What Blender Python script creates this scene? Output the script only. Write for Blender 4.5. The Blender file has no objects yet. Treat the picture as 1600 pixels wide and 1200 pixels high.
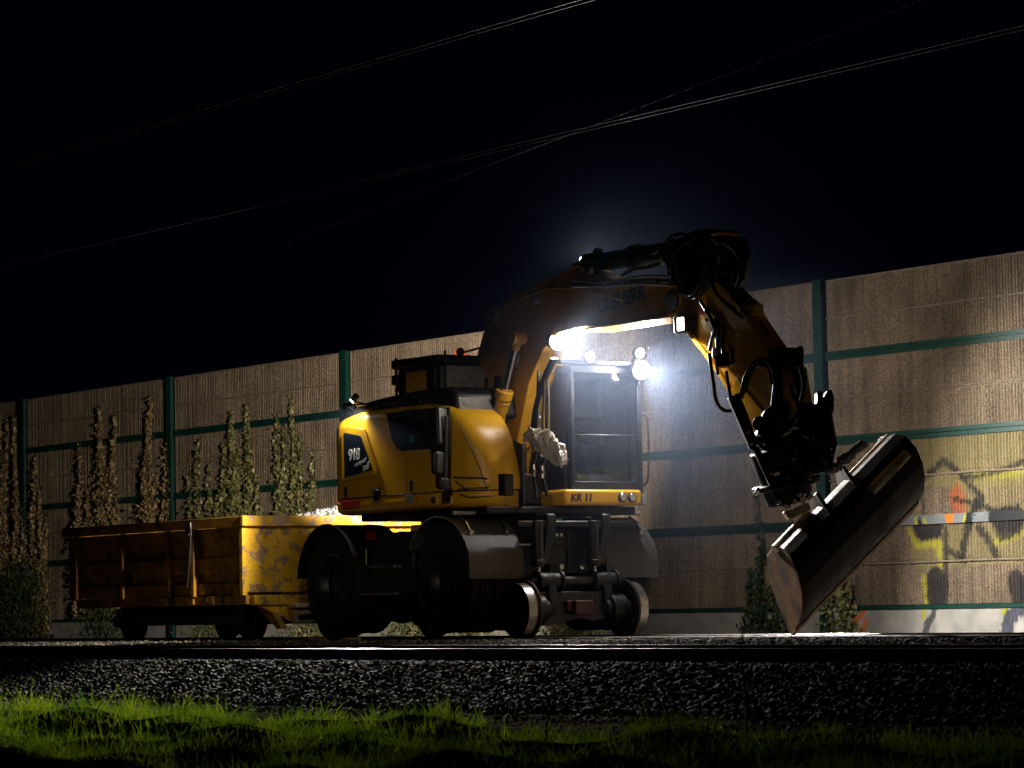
import bpy, bmesh, math, random
import numpy as np
from mathutils import Vector, Matrix, Euler
random.seed(7); rng = np.random.default_rng(7)
SC = bpy.context.scene
COL = SC.collection
R = math.radians

# ------------------------------------------------------------------ camera
# survey frame: +X along the track (to the right), +Y towards the noise barrier, z = 0 is the rail head
FPX, ROLL, VPX, VPY, CZ = 5117.0, .017, -2583, 1014, .28
_u = VPX - 800; _v = 600 - VPY
_u1 = _u*math.cos(ROLL) + _v*math.sin(ROLL); _v1 = -_u*math.sin(ROLL) + _v*math.cos(ROLL)
PITCH = math.atan(-_v1/FPX); PHI = math.atan(-_u1/math.hypot(FPX, _v1))
_h = Vector((-math.cos(PHI), math.sin(PHI), 0))
HR = Vector((_h.y, -_h.x, 0))                       # horizontal "right" as seen from the photographer
FW = _h*math.cos(PITCH) + Vector((0, 0, math.sin(PITCH)))
_u0 = HR.cross(FW)
CR = HR*math.cos(ROLL) - _u0*math.sin(ROLL)
CU = _u0*math.cos(ROLL) + HR*math.sin(ROLL)
CAM = Vector((0, 0, CZ))
def at(px, py, Y):
    """survey: point of the vertical plane at distance Y that the photo shows at (px, py)"""
    d = FW*FPX + CR*(px-800) + CU*(600-py)
    return CAM + d*(Y/d.y)
def atX(px, py, X):
    d = FW*FPX + CR*(px-800) + CU*(600-py)
    return CAM + d*(X/d.x)
cd = bpy.data.cameras.new('camera'); cam = bpy.data.objects.new('camera', cd); COL.objects.link(cam)
cam.matrix_world = Matrix.Translation(CAM) @ Matrix((CR, CU, -FW)).transposed().to_4x4()
cd.sensor_width = 36; cd.lens = 36*FPX/1600; cd.clip_start = .1; cd.clip_end = 2000
cd.dof.use_dof = True; cd.dof.focus_distance = 36.5; cd.dof.aperture_fstop = 7.0
SC.camera = cam
# ------------------------------------------------------------------ world, lamps' common settings, exposure
w = bpy.data.worlds.new('World'); SC.world = w; w.use_nodes = True
bg = w.node_tree.nodes['Background']; bg.inputs[0].default_value = (.12, .17, 1, 1); bg.inputs[1].default_value = .0016
SC.view_settings.view_transform = 'Standard'; SC.view_settings.look = 'None'
SC.view_settings.exposure = 0; SC.view_settings.gamma = 1
SC.cycles.use_denoising = True
SC.cycles.max_bounces = 5; SC.cycles.diffuse_bounces = 2; SC.cycles.glossy_bounces = 3
SC.cycles.transparent_max_bounces = 12; SC.cycles.volume_bounces = 0
SC.cycles.sample_clamp_indirect = 3
SC.cycles.volume_max_steps = 64

def spot(name, loc, aim, power, angle, blend=.4, rad=.05, col=(1, 1, 1)):
    l = bpy.data.lights.new(name, 'SPOT'); l.energy = power; l.spot_size = R(angle); l.spot_blend = blend
    l.shadow_soft_size = rad; l.color = col
    o = bpy.data.objects.new(name, l); COL.objects.link(o); o.location = loc
    o.rotation_euler = (Vector(aim) - Vector(loc)).to_track_quat('-Z', 'Y').to_euler()
    return o
COOL = (1.0, .97, .92)
WARM = (1.0, .86, .68)
# the machine's work lamps (their housings are built below)
L1 = at(872, 533, 20.82); L2 = Vector((-30.46, 21.2, 3.16)); L3 = Vector((-30.44, 21.9, 3.02)); L4 = Vector((-30.44, 21.88, 3.22))
LR = Vector((-33.16, 19.66, 2.80)); LQ = Vector((-33.92, 21.2, 2.42)); LB = Vector((-27.93, 20.66, 3.31))
spot('work_lamp_light', L1 + Vector((.06, 0, 0)), (-25, 22.3, 1.0), 1700, 118, .5, .05, COOL)
spot('work_lamp_light', L2 + Vector((.06, 0, 0)), (-25, 24.1, .6), 160, 118, .5, .04, COOL)
spot('work_lamp_light', L3 + Vector((.06, 0, 0)), (-25, 24.9, -.6), 1200, 118, .5, .05, COOL)
spot('work_lamp_light', L4 + Vector((.06, 0, 0)), (-25, 25.3, -.2), 400, 118, .5, .04, COOL)
spot('rear_corner_lamp_light', LR + Vector((-.03, -.03, -.02)), (-33.5, 19.45, 1.5), 55, 150, .5, .05, (1, .95, .85))
spot('rear_lamp_light', LQ + Vector((-.05, 0, 0)), (-42, 23.6, 3.4), 4400, 118, .8, .05, (1, .89, .75)).scale = (1, .6, 1)
LS = Vector((-31.9, 22.16, 3.02)); LV_ = Vector((-32.95, 19.54, 2.70)); LT = at(912, 407, 21.3)
spot('far_side_lamp_light', LS + Vector((0, .03, 0)), (-34.5, 26, .6), 70, 150, .6, .05, (1, .95, .88))
spot('verge_lamp_light', LV_ + Vector((.02, -.04, 0)), (-22.3, 10.0, -.45), 17000, 60, .9, .05, (1, .96, .85)).scale = (1, .18, 1)
spot('trackside_lamp_light', LV_ + Vector((-.03, 0, 0)), (-38.5, 17.4, -.1), 5200, 54, .9, .05, (1, .9, .72))
spot('boom_lamp_light', LT + Vector((.05, 0, 0)), (-26.5, 20.2, 4.25), 150, 110, .5, .05, COOL)
spot('arm_fill_light', LB + Vector((.02, -.02, -.10)), (-27.7, 20.9, .4), 190, 110, .5, .05, WARM)  # added fill for the stick; the arm lamp itself only reflects
for c_, e_ in ((L1, 40), (L3, 110), (L4, 40)):             # added points for the halo and stray light of the big lamps
    l_ = bpy.data.lights.new('lamp_spill', 'POINT'); l_.energy = e_; l_.shadow_soft_size = .04; l_.color = COOL
    o_ = bpy.data.objects.new('lamp_spill', l_); COL.objects.link(o_); o_.location = c_ + Vector((.10, 0, -.03))
# unseen fill spot added off to the right to brighten the body side
spot('side_fill_light', (-17, 9.5, 4.6), (-32.2, 20.1, 1.8), 1000, 18, .7, .12, (1, .85, .6)).scale = (1, .56, 1)

# ------------------------------------------------------------------ materials
MATS = {}
def nt(name):
    m = bpy.data.materials.new(name); m.use_nodes = True
    return m, m.node_tree.nodes, m.node_tree.links, m.node_tree.nodes['Principled BSDF']
def mat(name, col, rough=.5, metal=0., spots=None, scale=6, lo=.45, hi=.6, rough2=None, bump=0, bscale=40, vary=.25, coat=0, stretch=None):
    """base colour mottled in brightness, optional second colour in patches, optional bump"""
    m, N, L, b = nt(name)
    tc = N.new('ShaderNodeTexCoord'); mp = N.new('ShaderNodeMapping'); L.new(tc.outputs['Object'], mp.inputs[0])
    if stretch: mp.inputs['Scale'].default_value = stretch
    n1 = N.new('ShaderNodeTexNoise'); n1.inputs['Scale'].default_value = scale*.35; n1.inputs['Detail'].default_value = 5
    L.new(mp.outputs[0], n1.inputs[0])
    rm = N.new('ShaderNodeMapRange'); rm.inputs[1].default_value = .3; rm.inputs[2].default_value = .7
    rm.inputs[3].default_value = 1-vary; rm.inputs[4].default_value = 1+vary*.4
    L.new(n1.outputs[0], rm.inputs[0])
    vm = N.new('ShaderNodeVectorMath'); vm.operation = 'SCALE'; vm.inputs[0].default_value = col[:3]
    L.new(rm.outputs[0], vm.inputs['Scale'])
    out = vm.outputs[0]
    if spots:
        n2 = N.new('ShaderNodeTexNoise'); n2.inputs['Scale'].default_value = scale; n2.inputs['Detail'].default_value = 8
        n2.inputs['Roughness'].default_value = .65; L.new(mp.outputs[0], n2.inputs[0])
        r2 = N.new('ShaderNodeMapRange'); r2.inputs[1].default_value = lo; r2.inputs[2].default_value = hi; L.new(n2.outputs[0], r2.inputs[0])
        mx = N.new('ShaderNodeMix'); mx.data_type = 'RGBA'; L.new(r2.outputs[0], mx.inputs[0]); L.new(out, mx.inputs[6])
        mx.inputs[7].default_value = (*spots, 1); out = mx.outputs[2]
        r3 = N.new('ShaderNodeMapRange'); r3.inputs[3].default_value = rough; r3.inputs[4].default_value = rough2 or .8
        L.new(r2.outputs[0], r3.inputs[0]); L.new(r3.outputs[0], b.inputs['Roughness'])
    else: b.inputs['Roughness'].default_value = rough
    L.new(out, b.inputs['Base Color']); b.inputs['Metallic'].default_value = metal
    if coat: b.inputs['Coat Weight'].default_value = coat
    if bump:
        n3 = N.new('ShaderNodeTexNoise'); n3.inputs['Scale'].default_value = bscale; n3.inputs['Detail'].default_value = 4
        L.new(mp.outputs[0], n3.inputs[0])
        bp = N.new('ShaderNodeBump'); bp.inputs['Strength'].default_value = min(1, bump); bp.inputs['Distance'].default_value = .01
        L.new(n3.outputs[0], bp.inputs['Height']); L.new(bp.outputs[0], b.inputs['Normal'])
    return m
def emis(name, col, s):
    m, N, L, b = nt(name); b.inputs['Base Color'].default_value = (*col, 1)
    b.inputs['Emission Color'].default_value = (*col, 1); b.inputs['Emission Strength'].default_value = s; return m
M = dict(
 yellow=mat('yellow_paint', (.78, .41, .010), .36, 0, (.30, .15, .03), 5, .6, .85, .6, .15, 90, .18),
 armyellow=mat('arm_yellow_paint', (.66, .33, .02), .42, 0, (.22, .12, .04), 7, .55, .8, .7, .2, 60, .2),
 wagon=mat('chipped_yellow_paint', (.72, .40, .012), .5, 0, (.25, .15, .085), 6, .52, .56, .85, .5, 30, .35),
 wagonrim=mat('scraped_rim_paint', (.76, .42, .02), .5, 0, (.42, .27, .18), 7, .5, .53, .8, .5, 40, .3),
 wagonside=mat('grimy_yellow_paint', (.46, .22, .012), .55, 0, (.10, .05, .02), 3, .45, .62, .85, .4, 30, .4),
 navy=mat('dark_machine_paint', (.012, .014, .022), .38, 0, (.03, .026, .022), 8, .5, .8, .7, .2, 60, .3),
 black=mat('black_steel', (.012, .012, .014), .42, .2, (.035, .03, .026), 10, .55, .8, .7, .25, 60, .3),
 hose=mat('hose_rubber', (.02, .02, .022), .22),
 rubber=mat('tyre_rubber', (.012, .012, .013), .75, 0, (.03, .026, .02), 9, .5, .7, .9, .4, 60, .3),
 fender=mat('fender_plastic', (.075, .072, .07), .55, 0, None, 8, bump=.5, bscale=120),
 rustwheel=mat('rusty_steel', (.07, .04, .03), .7, .3, (.03, .02, .018), 9, .45, .6, .8, .4, 50, .3),
 steel=mat('worn_steel', (.55, .5, .45), .3, 1, (.25, .16, .1), 12, .55, .7, .5),
 rod=mat('chrome_rod', (.8, .8, .78), .16, 1, vary=.05),
 grey=mat('grey_paint', (.28, .28, .28), .5, 0, (.12, .1, .08), 9, .5, .7, .8),
 tube=mat('pale_lit_worn_steel', (.68, .55, .40), .5, .2, (.22, .14, .08), 9, .52, .66, .7, .3, 60, .3),  # worn steel; its pale tone also puts lamp light on bucket tube and plate
 bucket=mat('shaded_bucket_steel', (.02, .015, .012), .5, .2, (.055, .032, .02), 5, .45, .6, .8, .4, 40, .4),  # dark copy for bucket faces turned from the lamps, shade in the colour
 bucketlit=mat('lit_worn_bucket_paint', (.30, .16, .06), .6, 0, (.07, .04, .025), 4, .44, .60, .8, .4, 40, .3),  # brighter copy for the lamp-facing bucket parts, light put into the colour
 red=mat('red_sticker', (.42, .03, .03), .5), orange=mat('orange_lens', (.9, .16, .02), .25), amber=emis('emissive_amber_lens', (1, .14, .01), .8),
 white=mat('white_print', (.75, .75, .73), .5, vary=.1), darkprint=mat('dark_print', (.02, .02, .03), .5, vary=.1),
 headlamp=mat('lamp_reflector', (.75, .75, .72), .15, .9, vary=.05),
 screen=mat('navy_panel', (.010, .017, .03), .2, 0, vary=.2),
 green=mat('green_girder_paint', (.004, .05, .036), .45, 0, (.02, .04, .03), 5, .55, .75, .7, .15, 30, .3),
 rail=mat('rail_side_rust', (.045, .028, .02), .7, .2, (.02, .015, .012), 12, .45, .6, .8, .3, 60),
 railtop=mat('polished_rail_head', (.72, .66, .66), .22, 1, vary=.1, stretch=(.3, 4, 4)),
 dirt=mat('ballast_bed', (.05, .042, .036), .9, 0, (.10, .085, .07), 20, .45, .6, .95, 1, 40, .4),
 path=mat('gravel_path', (.13, .115, .10), .9, 0, (.07, .06, .05), 60, .45, .55, .95, 1, 90, .4),
 soil=mat('dark_soil', (.025, .02, .014), .95, 0, (.04, .035, .02), 8, .45, .6, .95, .8, 60),
 stone=mat('ballast_stone', (.30, .26, .22), .8, 0, (.035, .032, .03), 16, .40, .47, .9, .5, 60, .6),  # near-black patches put shade into the colour, leaving sparse bright stones
 rubble=mat('pale_rubble', (.13, .135, .14), .8, 0, (.08, .075, .07), 9, .5, .6, .9, .4, 50, .2),
 sand=mat('pale_sand', (.5, .4, .3), .95, 0, (.3, .22, .15), 20, .45, .6, .95, .8, 60),
 stem=mat('dry_stem', (.10, .075, .045), .8), wire=mat('overhead_wire', (.2, .18, .17), .5, 1, vary=.1),
 cloth=mat('off_white_cloth', (.62, .56, .48), .9, 0, None, 9, bump=.6, bscale=50),
 seat=mat('seat_fabric', (.05, .03, .035), .85), rag=mat('yellow_rag', (.55, .6, .15), .8),
 redcloth=mat('red_fabric', (.25, .03, .03), .8), tealreflection=mat('teal_reflection', (.02, .25, .22), .2),
 lens=emis('lit_lens', (.9, .96, 1), 60), lensd=emis('dim_glowing_lens', (1, .93, .8), 25), led=emis('small_led', (.3, .9, .8), 1.2),
)
def leafmat(name, c1, c2, sc=14, rough=.5, trans=.25, spec=.3):
    m, N, L, b = nt(name)
    tc = N.new('ShaderNodeTexCoord'); n = N.new('ShaderNodeTexNoise'); n.inputs['Scale'].default_value = sc; n.inputs['Detail'].default_value = 3
    L.new(tc.outputs['Object'], n.inputs[0]); r = N.new('ShaderNodeMapRange'); r.inputs[1].default_value = .38; r.inputs[2].default_value = .62
    L.new(n.outputs[0], r.inputs[0]); mx = N.new('ShaderNodeMix'); mx.data_type = 'RGBA'; L.new(r.outputs[0], mx.inputs[0])
    mx.inputs[6].default_value = (*c1, 1); mx.inputs[7].default_value = (*c2, 1); L.new(mx.outputs[2], b.inputs['Base Color'])
    b.inputs['Roughness'].default_value = rough; b.inputs['Specular IOR Level'].default_value = spec; b.inputs['IOR'].default_value = 1.1 if spec < .1 else 1.5
    if trans:
        t = N.new('ShaderNodeBsdfTranslucent'); L.new(mx.outputs[2], t.inputs[0]); x = N.new('ShaderNodeMixShader'); x.inputs[0].default_value = trans
        L.new(b.outputs[0], x.inputs[1]); L.new(t.outputs[0], x.inputs[2]); L.new(x.outputs[0], N['Material Output'].inputs[0])
    return m
for k_ in ('soil', 'path', 'dirt', 'stone'): M[k_].node_tree.nodes['Principled BSDF'].inputs['IOR'].default_value = 1.12 if k_ in ('stone', 'dirt') else 1.0
def dist(m, d):
    for n in m.node_tree.nodes:
        if n.type == 'TEX_NOISE': n.inputs['Distortion'].default_value = d
dist(M['wagon'], .35); dist(M['wagonrim'], .3)
M['ivy'] = leafmat('ivy_leaf', (.16, .11, .045), (.50, .36, .17), 9, .38, .15, .5)
M['ivygreen'] = leafmat('green_ivy_leaf', (.07, .085, .025), (.40, .38, .14), 9, .38, .15, .5)
M['darkleaf'] = leafmat('dark_shrub_leaf', (.018, .04, .015), (.05, .085, .03), 6, .45)
M['grass'] = leafmat('grass_blade', (.05, .13, .004), (.22, .29, .012), 5, .6, .5, .06)
M['weed'] = leafmat('weed_leaf', (.06, .09, .03), (.30, .27, .14), 5, .55)
def glassmat():
    m = bpy.data.materials.new('cab_glass'); m.use_nodes = True; N = m.node_tree.nodes; L = m.node_tree.links; N.clear()
    t = N.new('ShaderNodeBsdfTransparent'); t.inputs[0].default_value = (.85, .9, .92, 1); g = N.new('ShaderNodeBsdfGlossy'); g.inputs['Roughness'].default_value = .06
    g.inputs[0].default_value = (.9, .95, 1, 1); fr = N.new('ShaderNodeFresnel'); fr.inputs[0].default_value = 1.5; x = N.new('ShaderNodeMixShader'); o = N.new('ShaderNodeOutputMaterial')
    L.new(fr.outputs[0], x.inputs[0]); L.new(t.outputs[0], x.inputs[1]); L.new(g.outputs[0], x.inputs[2]); L.new(x.outputs[0], o.inputs[0]); return m
M['glass'] = glassmat()
def wallmat():
    """wood-chip concrete with paint where the 'paint' attribute says so"""
    m, N, L, b = nt('wood_concrete_rib'); tc = N.new('ShaderNodeTexCoord')
    n = N.new('ShaderNodeTexNoise'); n.inputs['Scale'].default_value = 55; n.inputs['Detail'].default_value = 3; L.new(tc.outputs['Object'], n.inputs[0])
    n2 = N.new('ShaderNodeTexNoise'); n2.inputs['Scale'].default_value = 1.1; n2.inputs['Detail'].default_value = 5; L.new(tc.outputs['Object'], n2.inputs[0])
    mp = N.new('ShaderNodeMapping'); mp.inputs['Scale'].default_value = (7, 7, .5); L.new(tc.outputs['Object'], mp.inputs[0])
    n3 = N.new('ShaderNodeTexNoise'); n3.inputs['Scale'].default_value = 1; n3.inputs['Detail'].default_value = 3; L.new(mp.outputs[0], n3.inputs[0])
    cr = N.new('ShaderNodeValToRGB'); cr.color_ramp.elements[0].position = .34; cr.color_ramp.elements[0].color = (.12, .085, .058, 1)
    cr.color_ramp.elements[1].position = .66; cr.color_ramp.elements[1].color = (.37, .28, .18, 1); L.new(n.outputs[0], cr.inputs[0])
    r2 = N.new('ShaderNodeMapRange'); r2.inputs[1].default_value = .3; r2.inputs[2].default_value = .7; r2.inputs[3].default_value = .6; r2.inputs[4].default_value = 1.2; L.new(n2.outputs[0], r2.inputs[0])
    r3 = N.new('ShaderNodeMapRange'); r3.inputs[1].default_value = .3; r3.inputs[2].default_value = .7; r3.inputs[3].default_value = .72; r3.inputs[4].default_value = 1.2; L.new(n3.outputs[0], r3.inputs[0])
    mu = N.new('ShaderNodeMath'); mu.operation = 'MULTIPLY'; L.new(r2.outputs[0], mu.inputs[0]); L.new(r3.outputs[0], mu.inputs[1])
    vm = N.new('ShaderNodeVectorMath'); vm.operation = 'SCALE'; L.new(cr.outputs[0], vm.inputs[0]); L.new(mu.outputs[0], vm.inputs['Scale'])
    a = N.new('ShaderNodeAttribute'); a.attribute_name = 'paint'
    mx = N.new('ShaderNodeMix'); mx.data_type = 'RGBA'; L.new(a.outputs['Alpha'], mx.inputs[0]); L.new(vm.outputs[0], mx.inputs[6])
    L.new(a.outputs['Color'], mx.inputs[7]); L.new(mx.outputs[2], b.inputs['Base Color']); b.inputs['Roughness'].default_value = .9
    bp = N.new('ShaderNodeBump'); bp.inputs['Strength'].default_value = .9; bp.inputs['Distance'].default_value = .012; L.new(n.outputs[0], bp.inputs['Height']); L.new(bp.outputs[0], b.inputs['Normal'])
    return m
def paintable(name, col, rough):
    m, N, L, b = nt(name); tc = N.new('ShaderNodeTexCoord'); n = N.new('ShaderNodeTexNoise'); n.inputs['Scale'].default_value = 3.5; n.inputs['Detail'].default_value = 7
    L.new(tc.outputs['Object'], n.inputs[0]); r = N.new('ShaderNodeMapRange'); r.inputs[1].default_value = .3; r.inputs[2].default_value = .7; r.inputs[3].default_value = .68; r.inputs[4].default_value = 1.1
    L.new(n.outputs[0], r.inputs[0]); a = N.new('ShaderNodeAttribute'); a.attribute_name = 'paint'
    mx = N.new('ShaderNodeMix'); mx.data_type = 'RGBA'; L.new(a.outputs['Alpha'], mx.inputs[0]); mx.inputs[6].default_value = (*col, 1); L.new(a.outputs['Color'], mx.inputs[7])
    vm = N.new('ShaderNodeVectorMath'); vm.operation = 'SCALE'; L.new(mx.outputs[2], vm.inputs[0]); L.new(r.outputs[0], vm.inputs['Scale']); L.new(vm.outputs[0], b.inputs['Base Color'])
    b.inputs['Roughness'].default_value = rough; return m
M['seam'] = mat('wood_concrete', (.30, .235, .17), .9, 0, (.15, .11, .08), 30, .45, .6, .9, .6, 60); M['wall'] = wallmat(); M['plinth'] = paintable('plinth_concrete', (.42, .40, .35), .85); M['beam'] = paintable('girder_paint', (.004, .05, .036), .45)

# ------------------------------------------------------------------ mesh helpers
def tag(o, label=None, cat=None, group=None, kind=None):
    if label: o['label'] = label
    if cat: o['category'] = cat
    if group: o['group'] = group
    if kind: o['kind'] = kind
    return o
def root(name, loc, label, cat, group=None):
    o = bpy.data.objects.new(name, None); COL.objects.link(o); o.location = loc; o.empty_display_size = .2
    return tag(o, label, cat, group)
def offset_of(o):
    v = Vector((0, 0, 0))
    while o is not None:
        v += o.location; o = o.parent
    return v
def link(name, me, parent):
    o = bpy.data.objects.new(name, me); COL.objects.link(o)
    if parent is not None:
        me.transform(Matrix.Translation(-offset_of(parent))); o.parent = parent
    return o
class MB:
    def __init__(s): s.v = []; s.f = []
    def add(s, vs, fs):
        k = len(s.v); s.v += [tuple(p) for p in vs]; s.f += [tuple(i+k for i in f) for f in fs]; return s
    def box(s, lo, hi, rot=None, about=None):
        (a, b, c), (d, e, g) = lo, hi
        vs = [Vector(p) for p in ((a,b,c),(d,b,c),(d,e,c),(a,e,c),(a,b,g),(d,b,g),(d,e,g),(a,e,g))]
        if rot is not None:
            o = Vector(about) if about is not None else sum(vs, Vector())/8
            vs = [rot @ (p-o) + o for p in vs]
        return s.add(vs, [(0,3,2,1),(4,5,6,7),(0,1,5,4),(1,2,6,5),(2,3,7,6),(3,0,4,7)])
    def prism(s, pts, axis, lo, hi):
        """polygon extruded along axis (0, 1 or 2); pts in the other two coordinates"""
        n = len(pts)
        def p3(p, h):
            q = list(p); q.insert(axis, h); return q
        vs = [p3(p, lo) for p in pts] + [p3(p, hi) for p in pts]
        return s.add(vs, [tuple(range(n)), tuple(range(2*n-1, n-1, -1))] + [(i, i+n, (i+1) % n+n, (i+1) % n) for i in range(n)])
    def slab(s, pts, vec):
        n = len(pts); v = Vector(vec); vs = [Vector(p) for p in pts] + [Vector(p)+v for p in pts]
        return s.add(vs, [tuple(range(n)), tuple(range(2*n-1, n-1, -1))] + [(i, i+n, (i+1) % n+n, (i+1) % n) for i in range(n)])
    def cyl(s, p0, p1, r0, r1=None, n=16):
        return s.tube([p0, p1], [r0, r0 if r1 is None else r1], n)
    def tube(s, pts, r, n=8):
        pts = [Vector(p) for p in pts]; m = len(pts); rs = r if isinstance(r, (list, tuple)) else [r]*m
        vs = []; up = None
        for i, p in enumerate(pts):
            t = (pts[min(i+1, m-1)] - pts[max(i-1, 0)]).normalized()
            if up is None: up = Vector((0, 0, 1)) if abs(t.z) < .9 else Vector((1, 0, 0))
            a = t.cross(up).normalized(); up = a.cross(t).normalized()
            for k in range(n):
                q = 2*math.pi*k/n; vs.append(p + (a*math.cos(q)+up*math.sin(q))*rs[i])
        fs = [tuple(range(n-1, -1, -1)), tuple((m-1)*n+k for k in range(n))]
        fs += [(i*n+k, i*n+(k+1) % n, (i+1)*n+(k+1) % n, (i+1)*n+k) for i in range(m-1) for k in range(n)]
        return s.add(vs, fs)
    def ring(s, c, prof, n=48, axis=(0, 1, 0)):
        """closed profile of (along-axis, radius) turned about the axis through c"""
        c = Vector(c); a = Vector(axis).normalized(); b = a.cross(Vector((0, 0, 1)) if abs(a.z) < .9 else Vector((1, 0, 0))).normalized(); d = a.cross(b)
        m = len(prof); vs = []
        for k in range(n):
            q = 2*math.pi*k/n; e = b*math.cos(q)+d*math.sin(q)
            vs += [c + a*y + e*r for y, r in prof]
        fs = [(k*m+i, k*m+(i+1) % m, ((k+1) % n)*m+(i+1) % m, ((k+1) % n)*m+i) for k in range(n) for i in range(m)]
        return s.add(vs, fs)
    def grid(s, rows, closed=False):
        n = len(rows[0]); vs = [p for r in rows for p in r]
        fs = [(i*n+k, i*n+k+1, (i+1)*n+k+1, (i+1)*n+k) for i in range(len(rows)-1) for k in range(n-1)]
        if closed: fs += [(i*n+n-1, i*n, (i+1)*n, (i+1)*n+n-1) for i in range(len(rows)-1)]
        return s.add(vs, fs)
    def build(s, name, m, parent=None, bevel=0, smooth=False, seg=2, angle=35):
        me = bpy.data.meshes.new(name); me.from_pydata(s.v, [], s.f); me.update()
        bm = bmesh.new(); bm.from_mesh(me); bmesh.ops.recalc_face_normals(bm, faces=bm.faces); bm.to_mesh(me); bm.free()
        me.materials.append(M[m] if isinstance(m, str) else m)
        o = link(name, me, parent)
        if bevel:
            b = o.modifiers.new('bevel', 'BEVEL'); b.width = bevel; b.segments = seg; b.limit_method = 'ANGLE'; b.angle_limit = R(40)
        if smooth or bevel:
            me.polygons.foreach_set('use_smooth', [True]*len(me.polygons)); me.set_sharp_from_angle(angle=R(angle))
        return o
def arr_mesh(name, V, F, m, parent=None):
    """V (n,3), F (k,3 or 4) numpy arrays -> object"""
    me = bpy.data.meshes.new(name); k = F.shape[1]
    me.vertices.add(len(V)); me.vertices.foreach_set('co', V.astype(np.float32).ravel())
    me.loops.add(F.size); me.loops.foreach_set('vertex_index', F.astype(np.int32).ravel())
    me.polygons.add(len(F)); me.polygons.foreach_set('loop_start', np.arange(0, F.size, k, dtype=np.int32))
    me.update(calc_edges=True); me.validate(); me.materials.append(M[m])
    return link(name, me, parent)
def text(name, s, size, loc, rot, m, parent, ext=.003, shear=0, bold=0, spacing=1):
    c = bpy.data.curves.new(name, 'FONT'); c.body = s; c.size = size; c.extrude = ext; c.shear = shear; c.offset = bold
    c.space_character = spacing; c.align_x = 'CENTER'; c.align_y = 'CENTER'
    o = bpy.data.objects.new('tmp', c); COL.objects.link(o); bpy.context.view_layer.update()
    me = bpy.data.meshes.new_from_object(o.evaluated_get(bpy.context.evaluated_depsgraph_get())); bpy.data.objects.remove(o)
    me.transform(Matrix.Translation(loc) @ Euler(rot).to_matrix().to_4x4()); me.materials.clear(); me.materials.append(M[m])
    me.name = name
    return link(name, me, parent)
def smooth_path(pts, k=6):
    """Catmull-Rom through pts"""
    P = [Vector(p) for p in pts]; P = [P[0]*2-P[1]] + P + [P[-1]*2-P[-2]]; out = []
    for i in range(1, len(P)-2):
        for j in range(k):
            t = j/k; a, b, c, d = P[i-1:i+3]
            out.append(.5*((2*b)+(c-a)*t+(2*a-5*b+4*c-d)*t*t+(3*b-a-3*c+d)*t**3))
    out.append(P[-2]); return out

# ------------------------------------------------------------------ ground
def gz(X, Y):
    """ground height: path and verge, ballast shoulder, two tracks, barrier foot"""
    ys = [-60, 4, 8, 10.6, 11.2, 11.7, 13.1, 16.0, 17.0, 18.5, 20.0, 20.3, 21.6, 22.9, 24.2, 26, 40, 90]
    zs = [-.62, -.56, -.47, -.42, -.40, -.38, -.12, -.12, -.07, -.045, -.06, -.12, -.12, -.10, -.17, -.16, -.2, -.2]
    X = np.asarray(X, float); Y = np.asarray(Y, float)
    m = np.clip((10.75-Y)/.5, 0, 1)*np.clip((Y-4)/2, 0, 1)          # hummocks in the verge
    h = .045*np.sin(X*1.9+Y*.8)+.05*np.sin(Y*3.1-X*1.1+.6)+.035*np.sin(X*4.7+Y*5.3)+.02*np.sin(X*9.1-Y*7.7)
    return np.interp(Y, ys, zs) + m*h
def ground():
    xs = np.concatenate([np.linspace(-160, -62, 12), np.arange(-60, -27, .5), np.arange(-27, 4, .125), np.linspace(5, 60, 8)])
    ys = np.concatenate([np.linspace(-40, 5, 8), np.arange(5.5, 11, .125), np.arange(11, 27, .25), np.linspace(28, 90, 8)])
    X, Y = np.meshgrid(xs, ys, indexing='ij'); Z = gz(X, Y) + rng.normal(0, .004, X.shape)
    V = np.stack([X, Y, Z], -1).reshape(-1, 3); n, m_ = X.shape
    i, j = np.meshgrid(np.arange(n-1), np.arange(m_-1), indexing='ij'); a = (i*m_+j).ravel()
    F = np.stack([a, a+m_, a+m_+1, a+1], -1)
    me_o = arr_mesh('ground', V, F, 'dirt'); me_o.data.materials.append(M['path'])
    cy = Y[:-1, :-1].ravel()+.1
    me_o.data.materials.append(M['soil']); me_o.data.polygons.foreach_set('material_index', np.where(cy < 10.85, 2, np.where(cy < 11.75, 1, 0)).astype(np.int32)); me_o.data.polygons.foreach_set('use_smooth', [True]*len(F))
    tag(me_o, kind='structure')
ground()
_bm = bmesh.new(); bmesh.ops.create_icosphere(_bm, subdivisions=1, radius=1); ICO = np.array([v.co[:] for v in _bm.verts]); ICOF = np.array([[v.index for v in f.verts] for f in _bm.faces]); _bm.free()
def stones(name, P, size, m, kind='stuff', label=None):
    """angular stones of given sizes at P"""
    n = len(P); k = len(ICO)
    V = ICO[None]*(1+rng.uniform(-.38, .3, (n, k, 1)))*rng.uniform(.55, 1.2, (n, 1, 3))
    q = rng.normal(size=(n, 4)); q /= np.linalg.norm(q, axis=1, keepdims=True); w_, x, y, z = q.T
    Rm = np.stack([1-2*(y*y+z*z), 2*(x*y-z*w_), 2*(x*z+y*w_), 2*(x*y+z*w_), 1-2*(x*x+z*z), 2*(y*z-x*w_), 2*(x*z-y*w_), 2*(y*z+x*w_), 1-2*(x*x+y*y)], -1).reshape(n, 3, 3)
    V = np.einsum('nij,nkj->nki', Rm, V)*size[:, None, None] + P[:, None]
    F = (ICOF[None]+np.arange(n)[:, None, None]*k).reshape(-1, 3)
    return tag(arr_mesh(name, V.reshape(-1, 3), F, m), label, kind=kind)
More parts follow.
